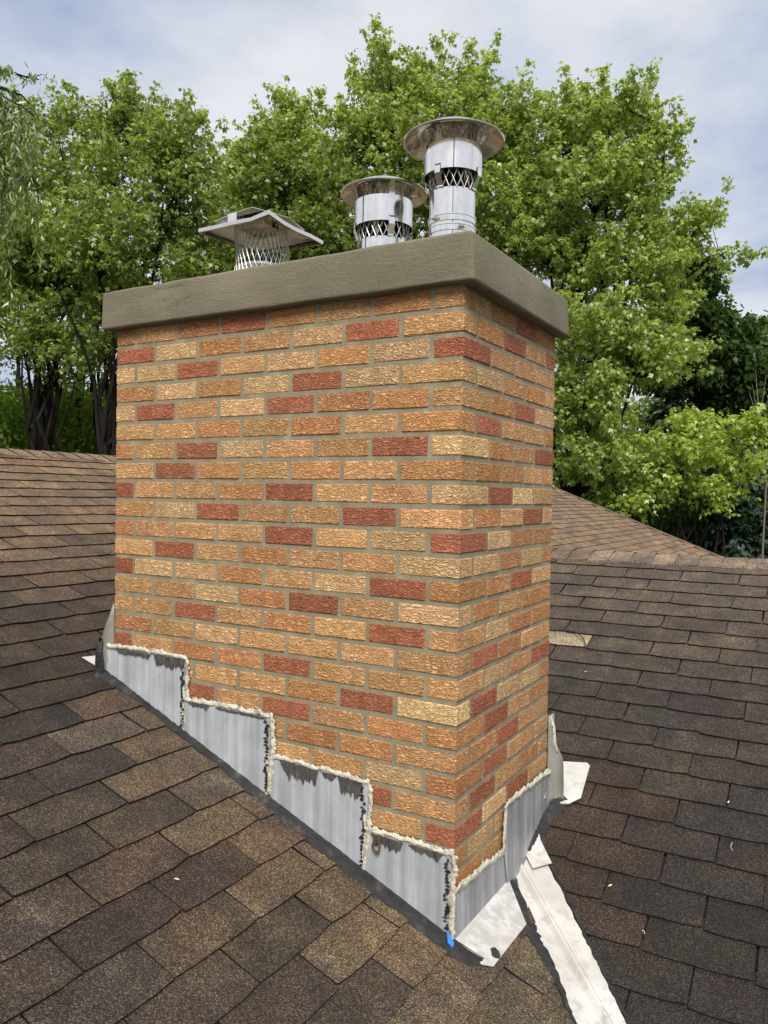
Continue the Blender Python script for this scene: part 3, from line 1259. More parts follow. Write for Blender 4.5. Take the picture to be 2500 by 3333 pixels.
plates = [
    [(-1.452, -1.196), (-1.040, -1.197), (-1.052, -1.455), (-1.070, -1.485), (-1.452, -1.335)],
    [(-1.045, -1.340), (-0.658, -1.342), (-0.668, -1.60), (-0.690, -1.632), (-1.040, -1.495)],
    [(-0.664, -1.470), (-0.283, -1.484), (-0.298, -1.765), (-0.315, -1.78), (-0.660, -1.642)],
    [(-0.290, -1.628), (0.004, -1.634), (0.002, -1.880), (0.002, -1.905), (-0.300, -1.79)],
]
rp = random.Random(9)
flabels = ['topmost grey step flashing plate with flaking caulk along its top', 'second grey step flashing plate with clean vertical streaks',
           'third grey step flashing plate with dark torn patches under its top edge', 'lowest grey step flashing plate at the near chimney corner with a tangle of brown fibre']
for i, pl in enumerate(plates):
    y = -0.0045 - 0.0022 * (i % 2)
    m = MB().prism([(x, y - 0.003 * (z < -1.3), z) for x, z in pl], (0, 0.0016, 0))
    o = part(m.build('step_flashing', M_flash, chim))
    o['label'] = flabels[i]
    (x0, z0), (x1, z1) = pl[0], pl[1]
    zb2 = pl[2][1]
    bead([(x0, y - 0.003, z0 - 0.002), (x0 * .7 + x1 * .3, y - 0.003, z0 * .7 + z1 * .3 + 0.004), (x1 + 0.004, y - 0.003, z1)], 0.0078, 'sealant', o, 30 + i)
    xe = pl[2][0]
    bead([(x1 + 0.001, y - 0.004, z1), (x1 + 0.001 if i < 3 else -0.002, y - 0.004, (z1 + zb2) / 2), (xe if i < 3 else -0.004, y - 0.004, zb2 + (0.0 if i < 3 else 0.02))], 0.0072, 'sealant', o, 50 + i)
    if i < 3:
        bead([(x1 - 0.014, y - 0.0035, z1 - 0.10), (xe - 0.009, y - 0.0035, zb2)], 0.006, 'sealant', o, 70 + i)
    # torn tar remnants below the caulk: thin ragged films
    films = {0: [(-1.40, -1.22, 0.016), (-1.20, -1.05, 0.034)], 1: [(-1.03, -0.93, 0.014), (-0.90, -0.68, 0.007)], 2: [(-0.62, -0.47, 0.050), (-0.455, -0.40, 0.02), (-0.395, -0.305, 0.046)], 3: [(-0.27, -0.16, 0.030), (-0.14, -0.03, 0.020)]}[i]
    for xa, xc, hh in films:
        n = int((xc - xa) / 0.0045)
        tops, bots = [], []
        hcur = hh
        for k in range(n + 1):
            x = xa + (xc - xa) * k / n
            f = (x - x0) / (x1 - x0)
            zt2 = z0 + (z1 - z0) * f - 0.004
            hcur = 0.78 * hcur + 0.22 * hh * rp.uniform(0.0, 2.0)
            edge = min(1, k / 3, (n - k) / 3)
            tops.append((x, y - 0.0068, zt2))
            bots.append((x, y - 0.0068, zt2 - max(0.003, hcur * edge * rp.uniform(0.72, 1.25))))
        mm = MB()
        for k in range(n):
            mm.add([tops[k], tops[k + 1], bots[k + 1], bots[k], *[(a, c + 0.0012, d) for a, c, d in (tops[k], tops[k + 1], bots[k + 1], bots[k])]],
                   [(0, 1, 2, 3), (7, 6, 5, 4), (2, 6, 7, 3)])
        mm.build('tar_residue', M_tarbrown if 'M_tarbrown' in globals() else M_tar, o)
    # dark flecks beside the vertical joint
    n = 22
    mm = MB()
    for k in range(n):
        z = z1 - 0.02 + (zb2 - z1 + 0.02) * k / n
        xx = x1 - 0.014 - rp.uniform(0, 0.012)
        w_, h_ = rp.uniform(.003, .011), rp.uniform(.004, .014)
        mm.prism([(xx - w_, y - 0.0062, z), (xx + w_ * .3, y - 0.0062, z - h_ * .4), (xx + w_, y - 0.0062, z + h_ * .3), (xx, y - 0.0062, z + h_)], (0, 0.001, 0))
    mm.build('tar_residue', M_tar, o)
    if i == 3:
        mm = MB()
        c0 = Vector((-0.248, y - 0.010, -1.668))
        for q in range(9):
            pts = []
            a0 = rp.uniform(0, 6.28)
            for k in range(14):
                w_ = a0 + k * 0.6 * (1 if q % 2 else -1)
                rr = rp.uniform(0.4, 1.0)
                pts.append(c0 + Vector((0.017 * rr * math.cos(w_), rp.uniform(-.004, .003), 0.026 * rr * math.sin(w_))))
            mm.tube(pts, 0.0006, 4)
        mm.build('fibre_tangle', M_fib, o)

# right face plates
x = 0.006
pr1 = [(-0.008, -1.738), (0.372, -1.770), (0.395, -1.885), (0.388, -1.90), (-0.008, -1.890)]
pr2 = [(0.366, -1.612), (0.835, -1.640), (0.835, -1.78), (0.70, -1.86), (0.545, -1.915), (0.392, -1.905), (0.366, -1.77)]
for i, pl in enumerate((pr1, pr2)):
    xx = x + 0.006 * i
    m = MB().prism([(xx + (0.006 if z < -1.8 else 0), y_, z) for y_, z in pl], (-0.0016, 0, 0))
    o = part(m.build('step_flashing', M_flash_dark, chim))
    o['label'] = ['low dark grey plate above the white apron on the right face', 'upper dark grey plate on the right face with a chalky scrawl'][i]
    (y0_, z0), (y1_, z1) = pl[0], pl[1]
    bead([(xx + 0.003, y0_, z0), (xx + 0.003, (y0_ + y1_) / 2, (z0 + z1) / 2 + 0.006), (xx + 0.003, y1_, z1)], 0.0095, 'sealant', o, 90 + i, 0.55, 0)
    if i == 1:
        bead([(xx + 0.003, pl[0][0] - 0.003, z0), (xx + 0.003, pl[0][0] - 0.006, z0 - 0.15)], 0.0085, 'sealant', o, 95, 0.55, 0)
        mm = MB()
        mm.tube([(xx + 0.002, 0.745, -1.665), (xx + 0.002, 0.765, -1.70), (xx + 0.002, 0.75, -1.715), (xx + 0.002, 0.775, -1.72)], 0.001, 4)
        mm.build('chalk_mark', M_seal, o)
    else:
        bead([(xx + 0.001, -0.006, -1.742), (xx + 0.001, -0.007, -1.80), (xx + 0.001, -0.006, -1.885)], 0.009, 'sealant', o, 96, 0.6, 0)

# apron in front of the right face, lying on the main slope
ap = [(-0.002, -0.022), (0.100, -0.020), (0.126, 0.004), (0.128, 0.262), (0.018, 0.402), (-0.002, 0.400)]
m = MB().prism([(a, c, zA(a) + 0.0165) for a, c in ap], (0, 0, 0.0025))
part(m.build('apron_flashing', M_apron, chim))
m = MB()
rr = random.Random(4)
for (a, c, s) in ((0.112, 0.055, 0.018), (0.107, 0.064, 0.011), (0.118, 0.047, 0.009)):
    m.prism([(a + s * rr.uniform(.6, 1.2) * math.cos(w_), c + s * rr.uniform(.6, 1.2) * math.sin(w_), zA(a + s * math.cos(w_)) + 0.0192) for w_ in [k * 0.628 for k in range(10)]], (0, 0, 0.0018))
part(m.build('roof_cement', M_tar, chim))

# roof cement along the left face: a fillet climbing from the shingles onto the metal
rt = random.Random(8)
edge = [(-1.475, -0.040), (-1.45, -0.034), (-1.34, -0.022), (-1.22, -0.012), (-1.107, -0.024), (-0.973, -0.026), (-0.857, -0.026), (-0.739, -0.042), (-0.62, -0.038),
        (-0.508, -0.052), (-0.386, -0.056), (-0.264, -0.062), (-0.146, -0.058), (-0.04, -0.064), (0.02, -0.066), (0.07, -0.050), (0.098, -0.026)]
pts = along(edge, 150)
vs, fs = [], []
for i, (x_, y_) in enumerate(pts):
    f = max(0, min(1, (-x_) / 1.4))
    h = (0.003 + 0.012 * f) * (1.0 if x_ < -0.02 else max(0.12, 1 - (x_ + 0.02) * 11))
    yw = -0.0095 if x_ < 0.0 else min(0.012, -0.0095 + x_ * 0.16)
    jy = rt.uniform(-.005, .005)
    jz = rt.uniform(-.006, .006) * (h / 0.03 if h < 0.03 else 1)
    z = zA(x_)
    # cross-section
    vs += [(x_, y_ + jy, z + 0.004), (x_, y_ * 0.9 + jy * .5 + yw * .1, z + 0.018 + rt.uniform(0, .004)), (x_, y_ * 0.55 + yw * .45, z + 0.019 + rt.uniform(-.002, .004)),
           (x_, y_ * 0.2 + yw * .8 - .002, z + 0.024 + h * 0.25), (x_, yw - 0.0025, z + 0.018 + h * 0.75 + jz * .5), (x_, yw, z + 0.020 + h + jz)]
for i in range(len(pts) - 1):
    for k in range(5):
        fs.append((i * 6 + k, i * 6 + k + 1, i * 6 + 7 + k, i * 6 + 6 + k))
part(MB().add(vs, fs).build('roof_cement', M_tar, chim, smooth=True))
# cement behind the right plate, on the wing slope
pts = along([(0.016, 0.58), (0.018, 0.66), (0.02, 0.74), (0.03, 0.82), (0.058, 0.85)], 40)
vs, fs = [], []
for i, (x_, y_) in enumerate(pts):
    z = zB(y_)
    j = rt.uniform(-.004, .004)
    wd = 0.018 + 0.016 * i / 40
    vs += [(x_ + wd + j, y_, z + 0.009), (x_ + wd * .6, y_, z + 0.020), (x_ + 0.002, y_, z + 0.026 + rt.uniform(0, .008)), (x_ - 0.006, y_, z + 0.036 + j)]
for i in range(len(pts) - 1):
    for k in range(3):
        fs.append((i * 4 + k, i * 4 + k + 1, i * 4 + 5 + k, i * 4 + 4 + k))
part(MB().add(vs, fs).build('roof_cement', M_tar, chim, smooth=True))

# bent corner flap at the far right corner
def sheet(rows, name, mt, parent, th=0.002, smooth=True):
    m = MB()
    w_ = len(rows[0])
    vs = [p for r_ in rows for p in r_]
    m.add(vs, [(i * w_ + k, i * w_ + k + 1, (i + 1) * w_ + k + 1, (i + 1) * w_ + k) for i in range(len(rows) - 1) for k in range(w_ - 1)])
    o = m.build(name, mt, parent, smooth)
    sd = o.modifiers.new('thickness', 'SOLIDIFY')
    sd.thickness = th
    return o


rf = random.Random(14)
rows = []
prof = [(-1.425, 0.004, 0.010), (-1.47, 0.012, 0.016), (-1.53, 0.018, 0.020), (-1.565, 0.026, 0.034), (-1.59, 0.038, 0.052), (-1.62, 0.042, 0.056), (-1.68, 0.042, 0.056), (-1.735, 0.040, 0.058), (-1.765, 0.036, 0.060)]
for z, xa, xo in prof:
    j = lambda: rf.uniform(-.003, .003)
    rows.append([(0.004, 0.806, z), (0.006 + xa * .35 + j(), 0.824 + j(), z + j()), (xa * .75 + j(), 0.838 + j(), z + j()), (xo + j(), 0.846 + j(), z + 0.006 + j())])
o = part(sheet(rows, 'corner_flashing', M_flap, chim))
o['label'] = 'crumpled grey metal flap folded round the far right corner'
m = MB()
m.tube([(0.004, 0.83, -1.43), (0.016, 0.835, -1.47), (0.019, 0.84, -1.53), (0.03, 0.842, -1.57)], [0.004, 0.006, 0.007, 0.005], 6)
m.build('sealant', M_seal, o, True)
# white step piece lying on the wing slope behind it
wp = [(-0.02, 1.04), (0.083, 1.060), (0.098, 1.046), (0.114, 0.874), (0.080, 0.832), (0.058, 0.826), (-0.02, 0.83)]
m = MB().prism([(a, c, zB(c) + 0.022) for a, c in wp], (0, 0, 0.0025))
o = part(m.build('step_flashing', M_valley, chim))
o['label'] = 'white flat metal tongue lying on the dark slope behind the corner flap'

# bent flap at the far left corner
rows = []
for z, xo, yo in ((-1.035, -1.424, -0.002), (-1.08, -1.440, -0.006), (-1.12, -1.458, -0.010), (-1.16, -1.474, -0.014), (-1.20, -1.486, -0.016), (-1.25, -1.490, -0.018), (-1.30, -1.494, -0.020), (-1.335, -1.492, -0.024)):
    j = lambda: rf.uniform(-.003, .003)
    rows.append([(-1.418, -0.003, z), (-1.418 * .5 + xo * .5 + j(), -0.006 + j(), z + j()), (xo + j(), yo + j(), z + j()), (xo - 0.012 + j(), 0.03 + j(), z + 0.004)])
o = part(sheet(rows, 'corner_flashing', M_flap, chim))
o['label'] = 'tar-streaked metal flap folded round the far left corner'
vs, fs = [], []
zz_ = [-1.17, -1.18, -1.17, -1.21, -1.25, -1.29, -1.33, -1.345]
for k, z in enumerate(zz_):
    f = k / 7
    xa = -1.480 - 0.014 * min(1, f * 1.6)
    vs += [(xa - .004, 0.004, z), (xa + 0.001, -0.026 - .004 * f, z + rf.uniform(-.004, .004)), (xa + 0.006 + .018 * f + rf.uniform(-.004, .008), -0.024 - .004 * f, z), (xa + 0.012 + 0.040 * f + rf.uniform(-.008, .008), -0.0155 - 0.006 * f, z)]
for i in range(7):
    for k in range(3):
        fs.append((i * 4 + k, i * 4 + k + 1, i * 4 + 5 + k, i * 4 + 4 + k))
MB().add(vs, fs).build('tar_residue', M_tar, o, smooth=True)
lp = [(-1.585, -0.014), (-1.572, 0.075), (-1.46, 0.08), (-1.47, -0.01), (-1.500, -0.002)]
m = MB().prism([(a, c, zA(a) + 0.0165) for a, c in lp], (0, 0, 0.002))
o = part(m.build('step_flashing', M_valley, chim))
o['label'] = 'small white metal tip showing at the far left corner'

# ------------------------------------------------------------------ flue caps
def diamond_screen(radius_fn, z0, z1, nd_, rows_, wire, name, parent, c):
    """expanded-metal screen: zigzag strands right round"""
    m = MB()
    for hand in (1, -1):
        for k in range(nd_):
            pts = []
            for j in range(rows_ + 1):
                f = j / rows_
                a = 2 * math.pi * (k + hand * 0.25 * j) / nd_
                rr_ = radius_fn(a, f)
                pts.append((c[0] + rr_ * math.cos(a), c[1] + rr_ * math.sin(a), z0 + (z1 - z0) * f))
            m.tube(pts, wire, 4, caps=False)
    return m.build(name, M_screen, parent)


def round_cap(label, cx_, cy_, zs, rpipe, rband, rlid, zp, zb0, zb1, zl, rise, seam, clamp=None, nscr=24):
    base = 0.128
    t = empty('flue_cowl', label, 'flue cowl', (cx_, cy_, base), 'round steel flue caps')
    d = -base
    z = lambda q: q + d
    m = MB().lathe([(rpipe - 0.004, z(0.128)), (rpipe - 0.004, z(zp) - 0.004), (rpipe - 0.001, z(zp)), (rpipe, z(zp) - 0.001), (rpipe, z(0.128))], 56)
    o = m.build('flue_pipe', M_steel, t, True)
    auto_smooth(o, 40)
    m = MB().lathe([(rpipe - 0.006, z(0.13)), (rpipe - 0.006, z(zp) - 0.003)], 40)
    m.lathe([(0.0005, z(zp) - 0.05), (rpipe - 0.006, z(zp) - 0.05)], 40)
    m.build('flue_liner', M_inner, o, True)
    m = MB().lathe([(rband - 0.0015, z(zb0)), (rband, z(zb0)), (rband, z(zb1)), (rband - 0.0015, z(zb1)), (rband - 0.0015, z(zb0))], 64)
    o = m.build('draft_band', M_steel, t, True)
    auto_smooth(o, 40)
    MB().lathe([(rband - 0.0022, z(zb0) + .001), (rband - 0.0022, z(zb1) - .001)], 48).build('band_inner_shade', M_inner, o, True)  # added near-black sleeve: shade inside the band put in as colour
    m = MB()
    a = seam
    p = lambda r_, w_, zz2: (r_ * math.cos(w_), r_ * math.sin(w_), zz2)
    e = 0.0014 / rband
    m.add([p(rband + .0012, a - e, z(zb0)), p(rband + .0012, a + e, z(zb0)), p(rband + .0012, a + e, z(zb1)), p(rband + .0012, a - e, z(zb1))], [(0, 1, 2, 3)])
    m.add([p(rpipe + .0012, a - e, z(base)), p(rpipe + .0012, a + e, z(base)), p(rpipe + .0012, a + e, z(zp)), p(rpipe + .0012, a - e, z(zp))], [(0, 1, 2, 3)])
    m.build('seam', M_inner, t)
    # lid: shallow cone with rolled rim and pressed rings
    prof = [(0.001, z(zl) + rise), (rlid * .25, z(zl) + rise * .93), (rlid * .55, z(zl) + rise * .72), (rlid * .62, z(zl) + rise * .60), (rlid * .68, z(zl) + rise * .62), (rlid * .9, z(zl) + rise * .22), (rlid * .97, z(zl) + 0.004), (rlid, z(zl) + 0.003), (rlid + .002, z(zl)), (rlid, z(zl) - 0.004),
            (rlid - 0.004, z(zl) - 0.003), (rlid * .95, z(zl) + 0.000), (rlid * .88, z(zl) + rise * .20), (rlid * .72, z(zl) + rise * .45), (rlid * .68, z(zl) + rise * .34), (rlid * .64, z(zl) + rise * .34), (rlid * .60, z(zl) + rise * .56), (rlid * .5, z(zl) + rise * .66), (rlid * .3, z(zl) + rise * .8), (0.001, z(zl) + rise * .9)]
    o = MB().lathe(prof, 72).build('lid', M_steel_dull, t, True)
    auto_smooth(o, 30)
    diamond_screen(lambda a_, f: rpipe + 0.002, z(zp) - 0.004, z(zl) + rise * .55, nscr, max(5, round((zl - zp) / 0.026)) * 2, 0.0017, 'mesh_screen', t, (0, 0))
    # brackets: strap from pipe, kinked out, up the inside of the band and out under the lid
    for k in range(4):
        a = seam - 0.55 + k * math.pi / 2
        wv = Vector((-math.sin(a), math.cos(a), 0)) * 0.0105
        rad = Vector((math.cos(a), math.sin(a), 0))
        path = [(rpipe + .004, z(zp) - 0.001), (rpipe + .004, z(zp) + 0.004), (rband + .002, z(zb0) - 0.012), (rband + .002, z(zb0) + 0.01), (rband - .003, z(zb0) + 0.02), (rband - 0.003, z(zb1) + 0.004), (rband - .003, z(zl) + rise * .12), (rlid * .9, z(zl) + rise * .16)]
        m = MB()
        vs2 = []
        for r_, zz2 in path:
            vs2 += [rad * r_ - wv + Vector((0, 0, zz2)), rad * r_ + wv + Vector((0, 0, zz2))]
        m.add(vs2, [(2 * q, 2 * q + 1, 2 * q + 3, 2 * q + 2) for q in range(len(path) - 1)])
        o = m.build('bracket', M_steel, t)
        sd = o.modifiers.new('thickness', 'SOLIDIFY')
        sd.thickness = 0.0015
    if clamp:
        for cz, ha in clamp:
            m = MB().lathe([(rpipe + .0005, z(cz) - .009), (rpipe + .003, z(cz) - .009), (rpipe + .003, z(cz) + .008), (rpipe + .0055, z(cz) + .009), (rpipe + .0055, z(cz) + .012), (rpipe + .0005, z(cz) + .012)], 56)
            o = m.build('clamp', M_steel, t, True)
            auto_smooth(o, 40)
            m = MB()
            mid = Vector((math.cos(ha), math.sin(ha), 0)) * (rpipe + 0.008)
            tg = Vector((-math.sin(ha), math.cos(ha), 0))
            c3_ = Vector((0, 0, z(cz)))
            m.tube([mid - tg * .010 + c3_, mid + tg * .010 + c3_], 0.006, 8)
            m.tube([mid + tg * .010 + c3_, mid + tg * .016 + c3_], 0.0042, 6)
            for q in range(7):
                cc = mid * ((rpipe + .0037) / (rpipe + .008)) 
                w2 = ha - 0.2 - q * 0.055 if False else ha + 0.24 + q * 0.06
                b0 = Vector((math.cos(w2), math.sin(w2), 0)) * (rpipe + .0034)
                m.tube([b0 + c3_ + Vector((0, 0, -.005)), b0 + c3_ + Vector((0, 0, .005))], 0.0009, 4)
            m.build('clamp_screw', M_steel, o)
    return t


cam_dir = lambda x_, y_: math.atan2(CAM.y - y_, CAM.x - x_)
a1 = cam_dir(-0.217, 0.36)
round_cap('tall round steel flue cap nearest the chimney corner with a clamp round its pipe', -0.217, 0.36, None, 0.0765, 0.097, 0.168, 0.400, 0.452, 0.545, 0.572, 0.052, a1 + 0.02,
          clamp=[(0.300, a1 - 0.75), (0.268, a1 + 0.35)], nscr=20)
a2 = cam_dir(-0.508, 0.40)
round_cap('short wide round steel flue cap in the middle of the three', -0.508, 0.40, None, 0.090, 0.105, 0.155, 0.292, 0.340, 0.430, 0.462, 0.046, a2 - 0.75, nscr=24)

# square cap with a diamond mesh skirt and a bent pan lid
sq = empty('flue_cowl', 'square dented flue cap on a diamond mesh skirt, its lid bent', 'flue cowl', (-1.08, 0.42, 0.128))
b0 = 0.128


def sqr(a, f):
    # round at the foot, squarer towards the top
    c_ = max(abs(math.cos(a)), abs(math.sin(a)))
    s_ = 0.080 / c_
    rr_ = 0.108 * (1 - 0.06 * f)
    return rr_ * (1 - 0.55 * f * f) + s_ * 0.55 * f * f + 0.004 * math.sin(f * 9 + a * 3)


diamond_screen(sqr, 0.0, 0.322, 30, 20, 0.0014, 'mesh_screen', sq, (0, 0))
m = MB().lathe([(0.085, 0.0), (0.088, 0.13), (0.090, 0.155), (0.094, 0.157), (0.094, 0.147), (0.091, 0.14), (0.091, 0.0)], 40)
o = m.build('flue_pipe', M_steel, sq, True)
auto_smooth(o, 40)
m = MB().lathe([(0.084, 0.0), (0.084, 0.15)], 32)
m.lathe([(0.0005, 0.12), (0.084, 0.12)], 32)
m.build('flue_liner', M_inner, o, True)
# pan lid
h0, h1 = 0.066, 0.174
zi, zo = 0.322, 0.290
def ring(h, z, pull=0.0):
    out = []
    cs = [(-1, -1), (1, -1), (1, 1), (-1, 1)]
    for i, (a, c) in enumerate(cs):
        a2_, c2_ = cs[(i + 1) % 4]
        for f in (0, .25, .5, .75):
            x_, y_ = (a + (a2_ - a) * f) * h, (c + (c2_ - c) * f) * h
            zz3 = z
            k = max(0, 1 - math.hypot(x_ - h, y_ + h) / (h * 0.9))
            zz3 += pull * k * k
            zz3 += pull * 0.22 * math.sin(x_ * 31 + y_ * 23)
            out.append((x_, y_, zz3))
    return out
rings = [ring(0.001, zi + .001), ring(h0, zi), ring(h0 + .002, zi - .010), ring(h0 + .012, zi - .006), ring((h0 + h1) / 2, (zi + zo) / 2 + 0.003, 0.012), ring(h1 - .004, zo, 0.012), ring(h1, zo - .002, 0.012), ring(h1, zo - 0.016, 0.010), ring(h1 - .006, zo - 0.017, 0.010), ring(h1 - .0055, zo - .006, 0.011)]
m = MB()
vs = [p for r_ in rings for p in r_]
m.add(vs, [(i * 16 + k, i * 16 + (k + 1) % 16, (i + 1) * 16 + (k + 1) % 16, (i + 1) * 16 + k) for i in range(len(rings) - 1) for k in range(16)])
o = m.build('lid', M_steel_dull, sq)
auto_smooth(o, 25)
m = MB()
for a_, c_ in (((-.072, -.072), (.072, -.067)), ((-.072, .067), (.072, .072)), ((-.072, -.067), (-.067, .067)), ((.067, -.067), (.072, .067))):
    m.box((a_[0], a_[1], 0.300), (c_[0], c_[1], 0.3195))
m.build('screen_frame', M_steel_dull, sq)
m = MB()
top = [(-0.150, -0.115, 0.330), (-0.05, -0.105, 0.352), (0.02, -0.085, 0.368), (0.115, 0.02, 0.345), (0.12, 0.12, 0.325), (0.0, 0.13, 0.33), (-0.13, 0.12, 0.325)]
m.add([(a, c, d) for a, c, d in top] + [(0.0, 0.0, 0.385)], [(k, (k + 1) % 7, 7) for k in range(7)])
o = m.build('raised_top', M_steel_dull, sq)
sd = o.modifiers.new('thickness', 'SOLIDIFY')
sd.thickness = 0.003
m = MB()
m.box((-0.075, -0.118, 0.300), (-0.030, -0.116, 0.345))
m.box((0.07, -0.03, 0.300), (0.072, 0.01, 0.34))
m.build('bracket', M_steel, sq)

# ------------------------------------------------------------------ small things on the roof
def on_A(x_, y_): return Vector((x_, y_, zA(x_) + 0.012))
def on_B(x_, y_): return Vector((x_, y_, zB(y_) + 0.013))


def hitB(vx, vy):
    d = ray(vx, vy)
    nB = Vector((0, -SL, 1))
    t = (ZA - SL * V0 + 0.019 - nB.dot(CAM)) / nB.dot(d)
    return CAM + d * t


def hitA(vx, vy):
    d = ray(vx, vy)
    nA = Vector((SL, 0, 1))
    t = (ZA + 0.017 - nA.dot(CAM)) / nA.dot(d)
    return CAM + d * t


def fleck(name, label, cat, p, mt, size, rot, M3):
    m = MB()
    out = [(-1, 0, 0), (-.35, .42, .12), (.4, .34, .15), (1, 0, .05), (.35, -.38, .12), (-.4, -.36, .1)]
    m.prism([(a * size, c * size, d * size) for a, c, d in out], (0, 0, 0.0008))
    o = m.build(name, mt)
    o.matrix_world = Matrix.Translation(p) @ M3 @ Matrix.Rotation(rot, 4, 'Z')
    o['label'] = label
    o['category'] = cat
    return o


K = 1659 / 2500
v9 = lambda x_, y_: ((1750 + x_ / 2.212) * K, (2500 + y_ / 2.212) * K)
v8 = lambda x_, y_: ((1750 + x_ / 2.212) * K, (1750 + y_ / 2.212) * K)
v4 = lambda x_, y_: ((x_ / 1.3825) * K, (2600 + y_ / 1.3825) * K)
fleck('fallen_leaf', 'small yellow fallen leaf on the dark right slope', 'leaf', hitB(*v9(523, 846)), M_yleaf, 0.008, 0.9, MAT_B)
fleck('fallen_petal', 'tiny pink petal bent on the wing slope below the pale shingle', 'petal', hitB(*v8(346, 965)), M_petal, 0.007, 0.6, MAT_B)
fleck('fallen_petal', 'pale forked petal lying low on the left slope', 'petal', hitA(*v4(795, 362)), M_petal, 0.008, 2.2, MAT_A)
fleck('fallen_leaf', 'dull brown fallen leaf beside a pale petal on the left slope', 'leaf', hitA(*v4(940, 374)), M_fib, 0.006, 0.3, MAT_A)
fleck('seed_husk', 'pale seed husk at a shingle joint on the right edge', 'seed husk', hitB(*v9(1375, 245)), M_petal, 0.007, 1.3, MAT_B)
p0, p1, p2, p3 = (hitB(*v8(205, 672)), hitB(*v8(270, 690)), hitB(*v8(330, 740)), hitB(*v8(352, 800)))
m = MB()
m.tube([p0 + Vector((0, 0, .002)), p1 + Vector((0, 0, .012)), p2 + Vector((0, 0, .010)), p3 + Vector((0, 0, .002))], [0.0018, 0.0032, 0.0032, 0.0022], 5)
q = hitB(*v8(310, 798))
m.tube([p3 + Vector((0, 0, .003)), q + Vector((0, 0, .004))], [0.002, 0.001], 5)
o = m.build('twig', M_twig)
o['label'] = 'thin dark curved twig lying by the pale shingle behind the chimney'
o['category'] = 'twig'
p0, p1, p2 = hitB(*v9(1400, 535)), hitB(*v9(1390, 565)), hitB(*v9(1402, 595))
m = MB().tube([p0, p1, p2], 0.0009, 4)
o = m.build('dry_stem', M_petal)
o['label'] = 'pale hair-thin dry stem curling on the right slope'
o['category'] = 'stem'
p0, p1, p2 = hitB(*v9(752, 1165)), hitB(*v9(768, 1175)), hitB(*v9(770, 1195))
m = MB().tube([p0, p1, p2], 0.0012, 4)
o = m.build('dry_stem', M_petal)
o['label'] = 'short white hooked stem at a shingle joint low on the right slope'
o['category'] = 'stem'

# blue tape at the near corner
m = MB()
tp = [(-0.009, -0.020, -1.848), (0.004, -0.026, -1.852), (0.022, -0.034, -1.868), (0.020, -0.040, -1.884), (0.013, -0.044, -1.902), (0.007, -0.042, -1.884), (0.001, -0.032, -1.866)]
m.add(tp, [(0, 1, 6), (1, 2, 6), (2, 3, 5, 6), (3, 4, 5)])
o = m.build('masking_tape', M_tape)
sd = o.modifiers.new('thickness', 'SOLIDIFY')
sd.thickness = 0.0006
o['label'] = 'torn scrap of blue tape at the near foot of the chimney'
o['category'] = 'tape'

# ------------------------------------------------------------------ vegetation
def leaf_mesh(name, P, T, Nn, size, mt, width=0.62, lobed=True):
    """P positions, T tip directions, Nn normals, size lengths -> one mesh of leaves"""
    n = len(P)
    T = T / np.linalg.norm(T, axis=1, keepdims=True)
    B = np.cross(Nn, T)
    B /= np.linalg.norm(B, axis=1, keepdims=True) + 1e-9
    Nn = np.cross(T, B)
    if lobed:
        tmpl = np.array([(0, 0, 0), (.50, .46, -.10), (.17, .60, .02), (0, 1.0, -.12), (-.17, .60, .02), (-.50, .46, -.10)])
        tris = np.array([(0, 1, 2), (0, 2, 3), (0, 3, 4), (0, 4, 5)])
    else:
        tmpl = np.array([(0, 0, 0), (.5, .45, -.05), (0, 1.0, -.15), (-.5, .45, -.05)])
        tris = np.array([(0, 1, 2), (0, 2, 3)])
    tm = tmpl.copy()
    tm[:, 0] *= width / 0.5 * 0.5 * 1.6 if lobed else width
    k = len(tm)
    V = (P[:, None, :] + size[:, None, None] * (tm[None, :, 0:1] * B[:, None, :] + tm[None, :, 1:2] * T[:, None, :] + tm[None, :, 2:3] * Nn[:, None, :])).reshape(-1, 3)
    F = (np.arange(n)[:, None, None] * k + tris[None]).reshape(-1)
    me = bpy.data.meshes.new(name)
    nf = len(F) // 3
    me.vertices.add(len(V))
    me.vertices.foreach_set('co', V.astype(np.float32).ravel())
    me.loops.add(len(F))
    me.loops.foreach_set('vertex_index', F.astype(np.int32))
    me.polygons.add(nf)
    me.polygons.foreach_set('loop_start', np.arange(0, len(F), 3, dtype=np.int32))
    me.polygons.foreach_set('loop_total', np.full(nf, 3, dtype=np.int32))
    me.update(calc_edges=True)
    me.materials.append(mt)
    return me


def unit(v):
    return v / (np.linalg.norm(v, axis=-1, keepdims=True) + 1e-9)


def curve3(a, c, sag, n=6, wob=0.0, rg=RNG):
    a, c = np.array(a), np.array(c)
    t = np.linspace(0, 1, n)[:, None]
    p = a + (c - a) * t
    p[:, 2] += sag * (4 * t[:, 0] * (1 - t[:, 0]))
    if wob:
        L = np.linalg.norm(c - a)
        p[1:-1] += rg.normal(0, wob * L, (n - 2, 3))
    return p


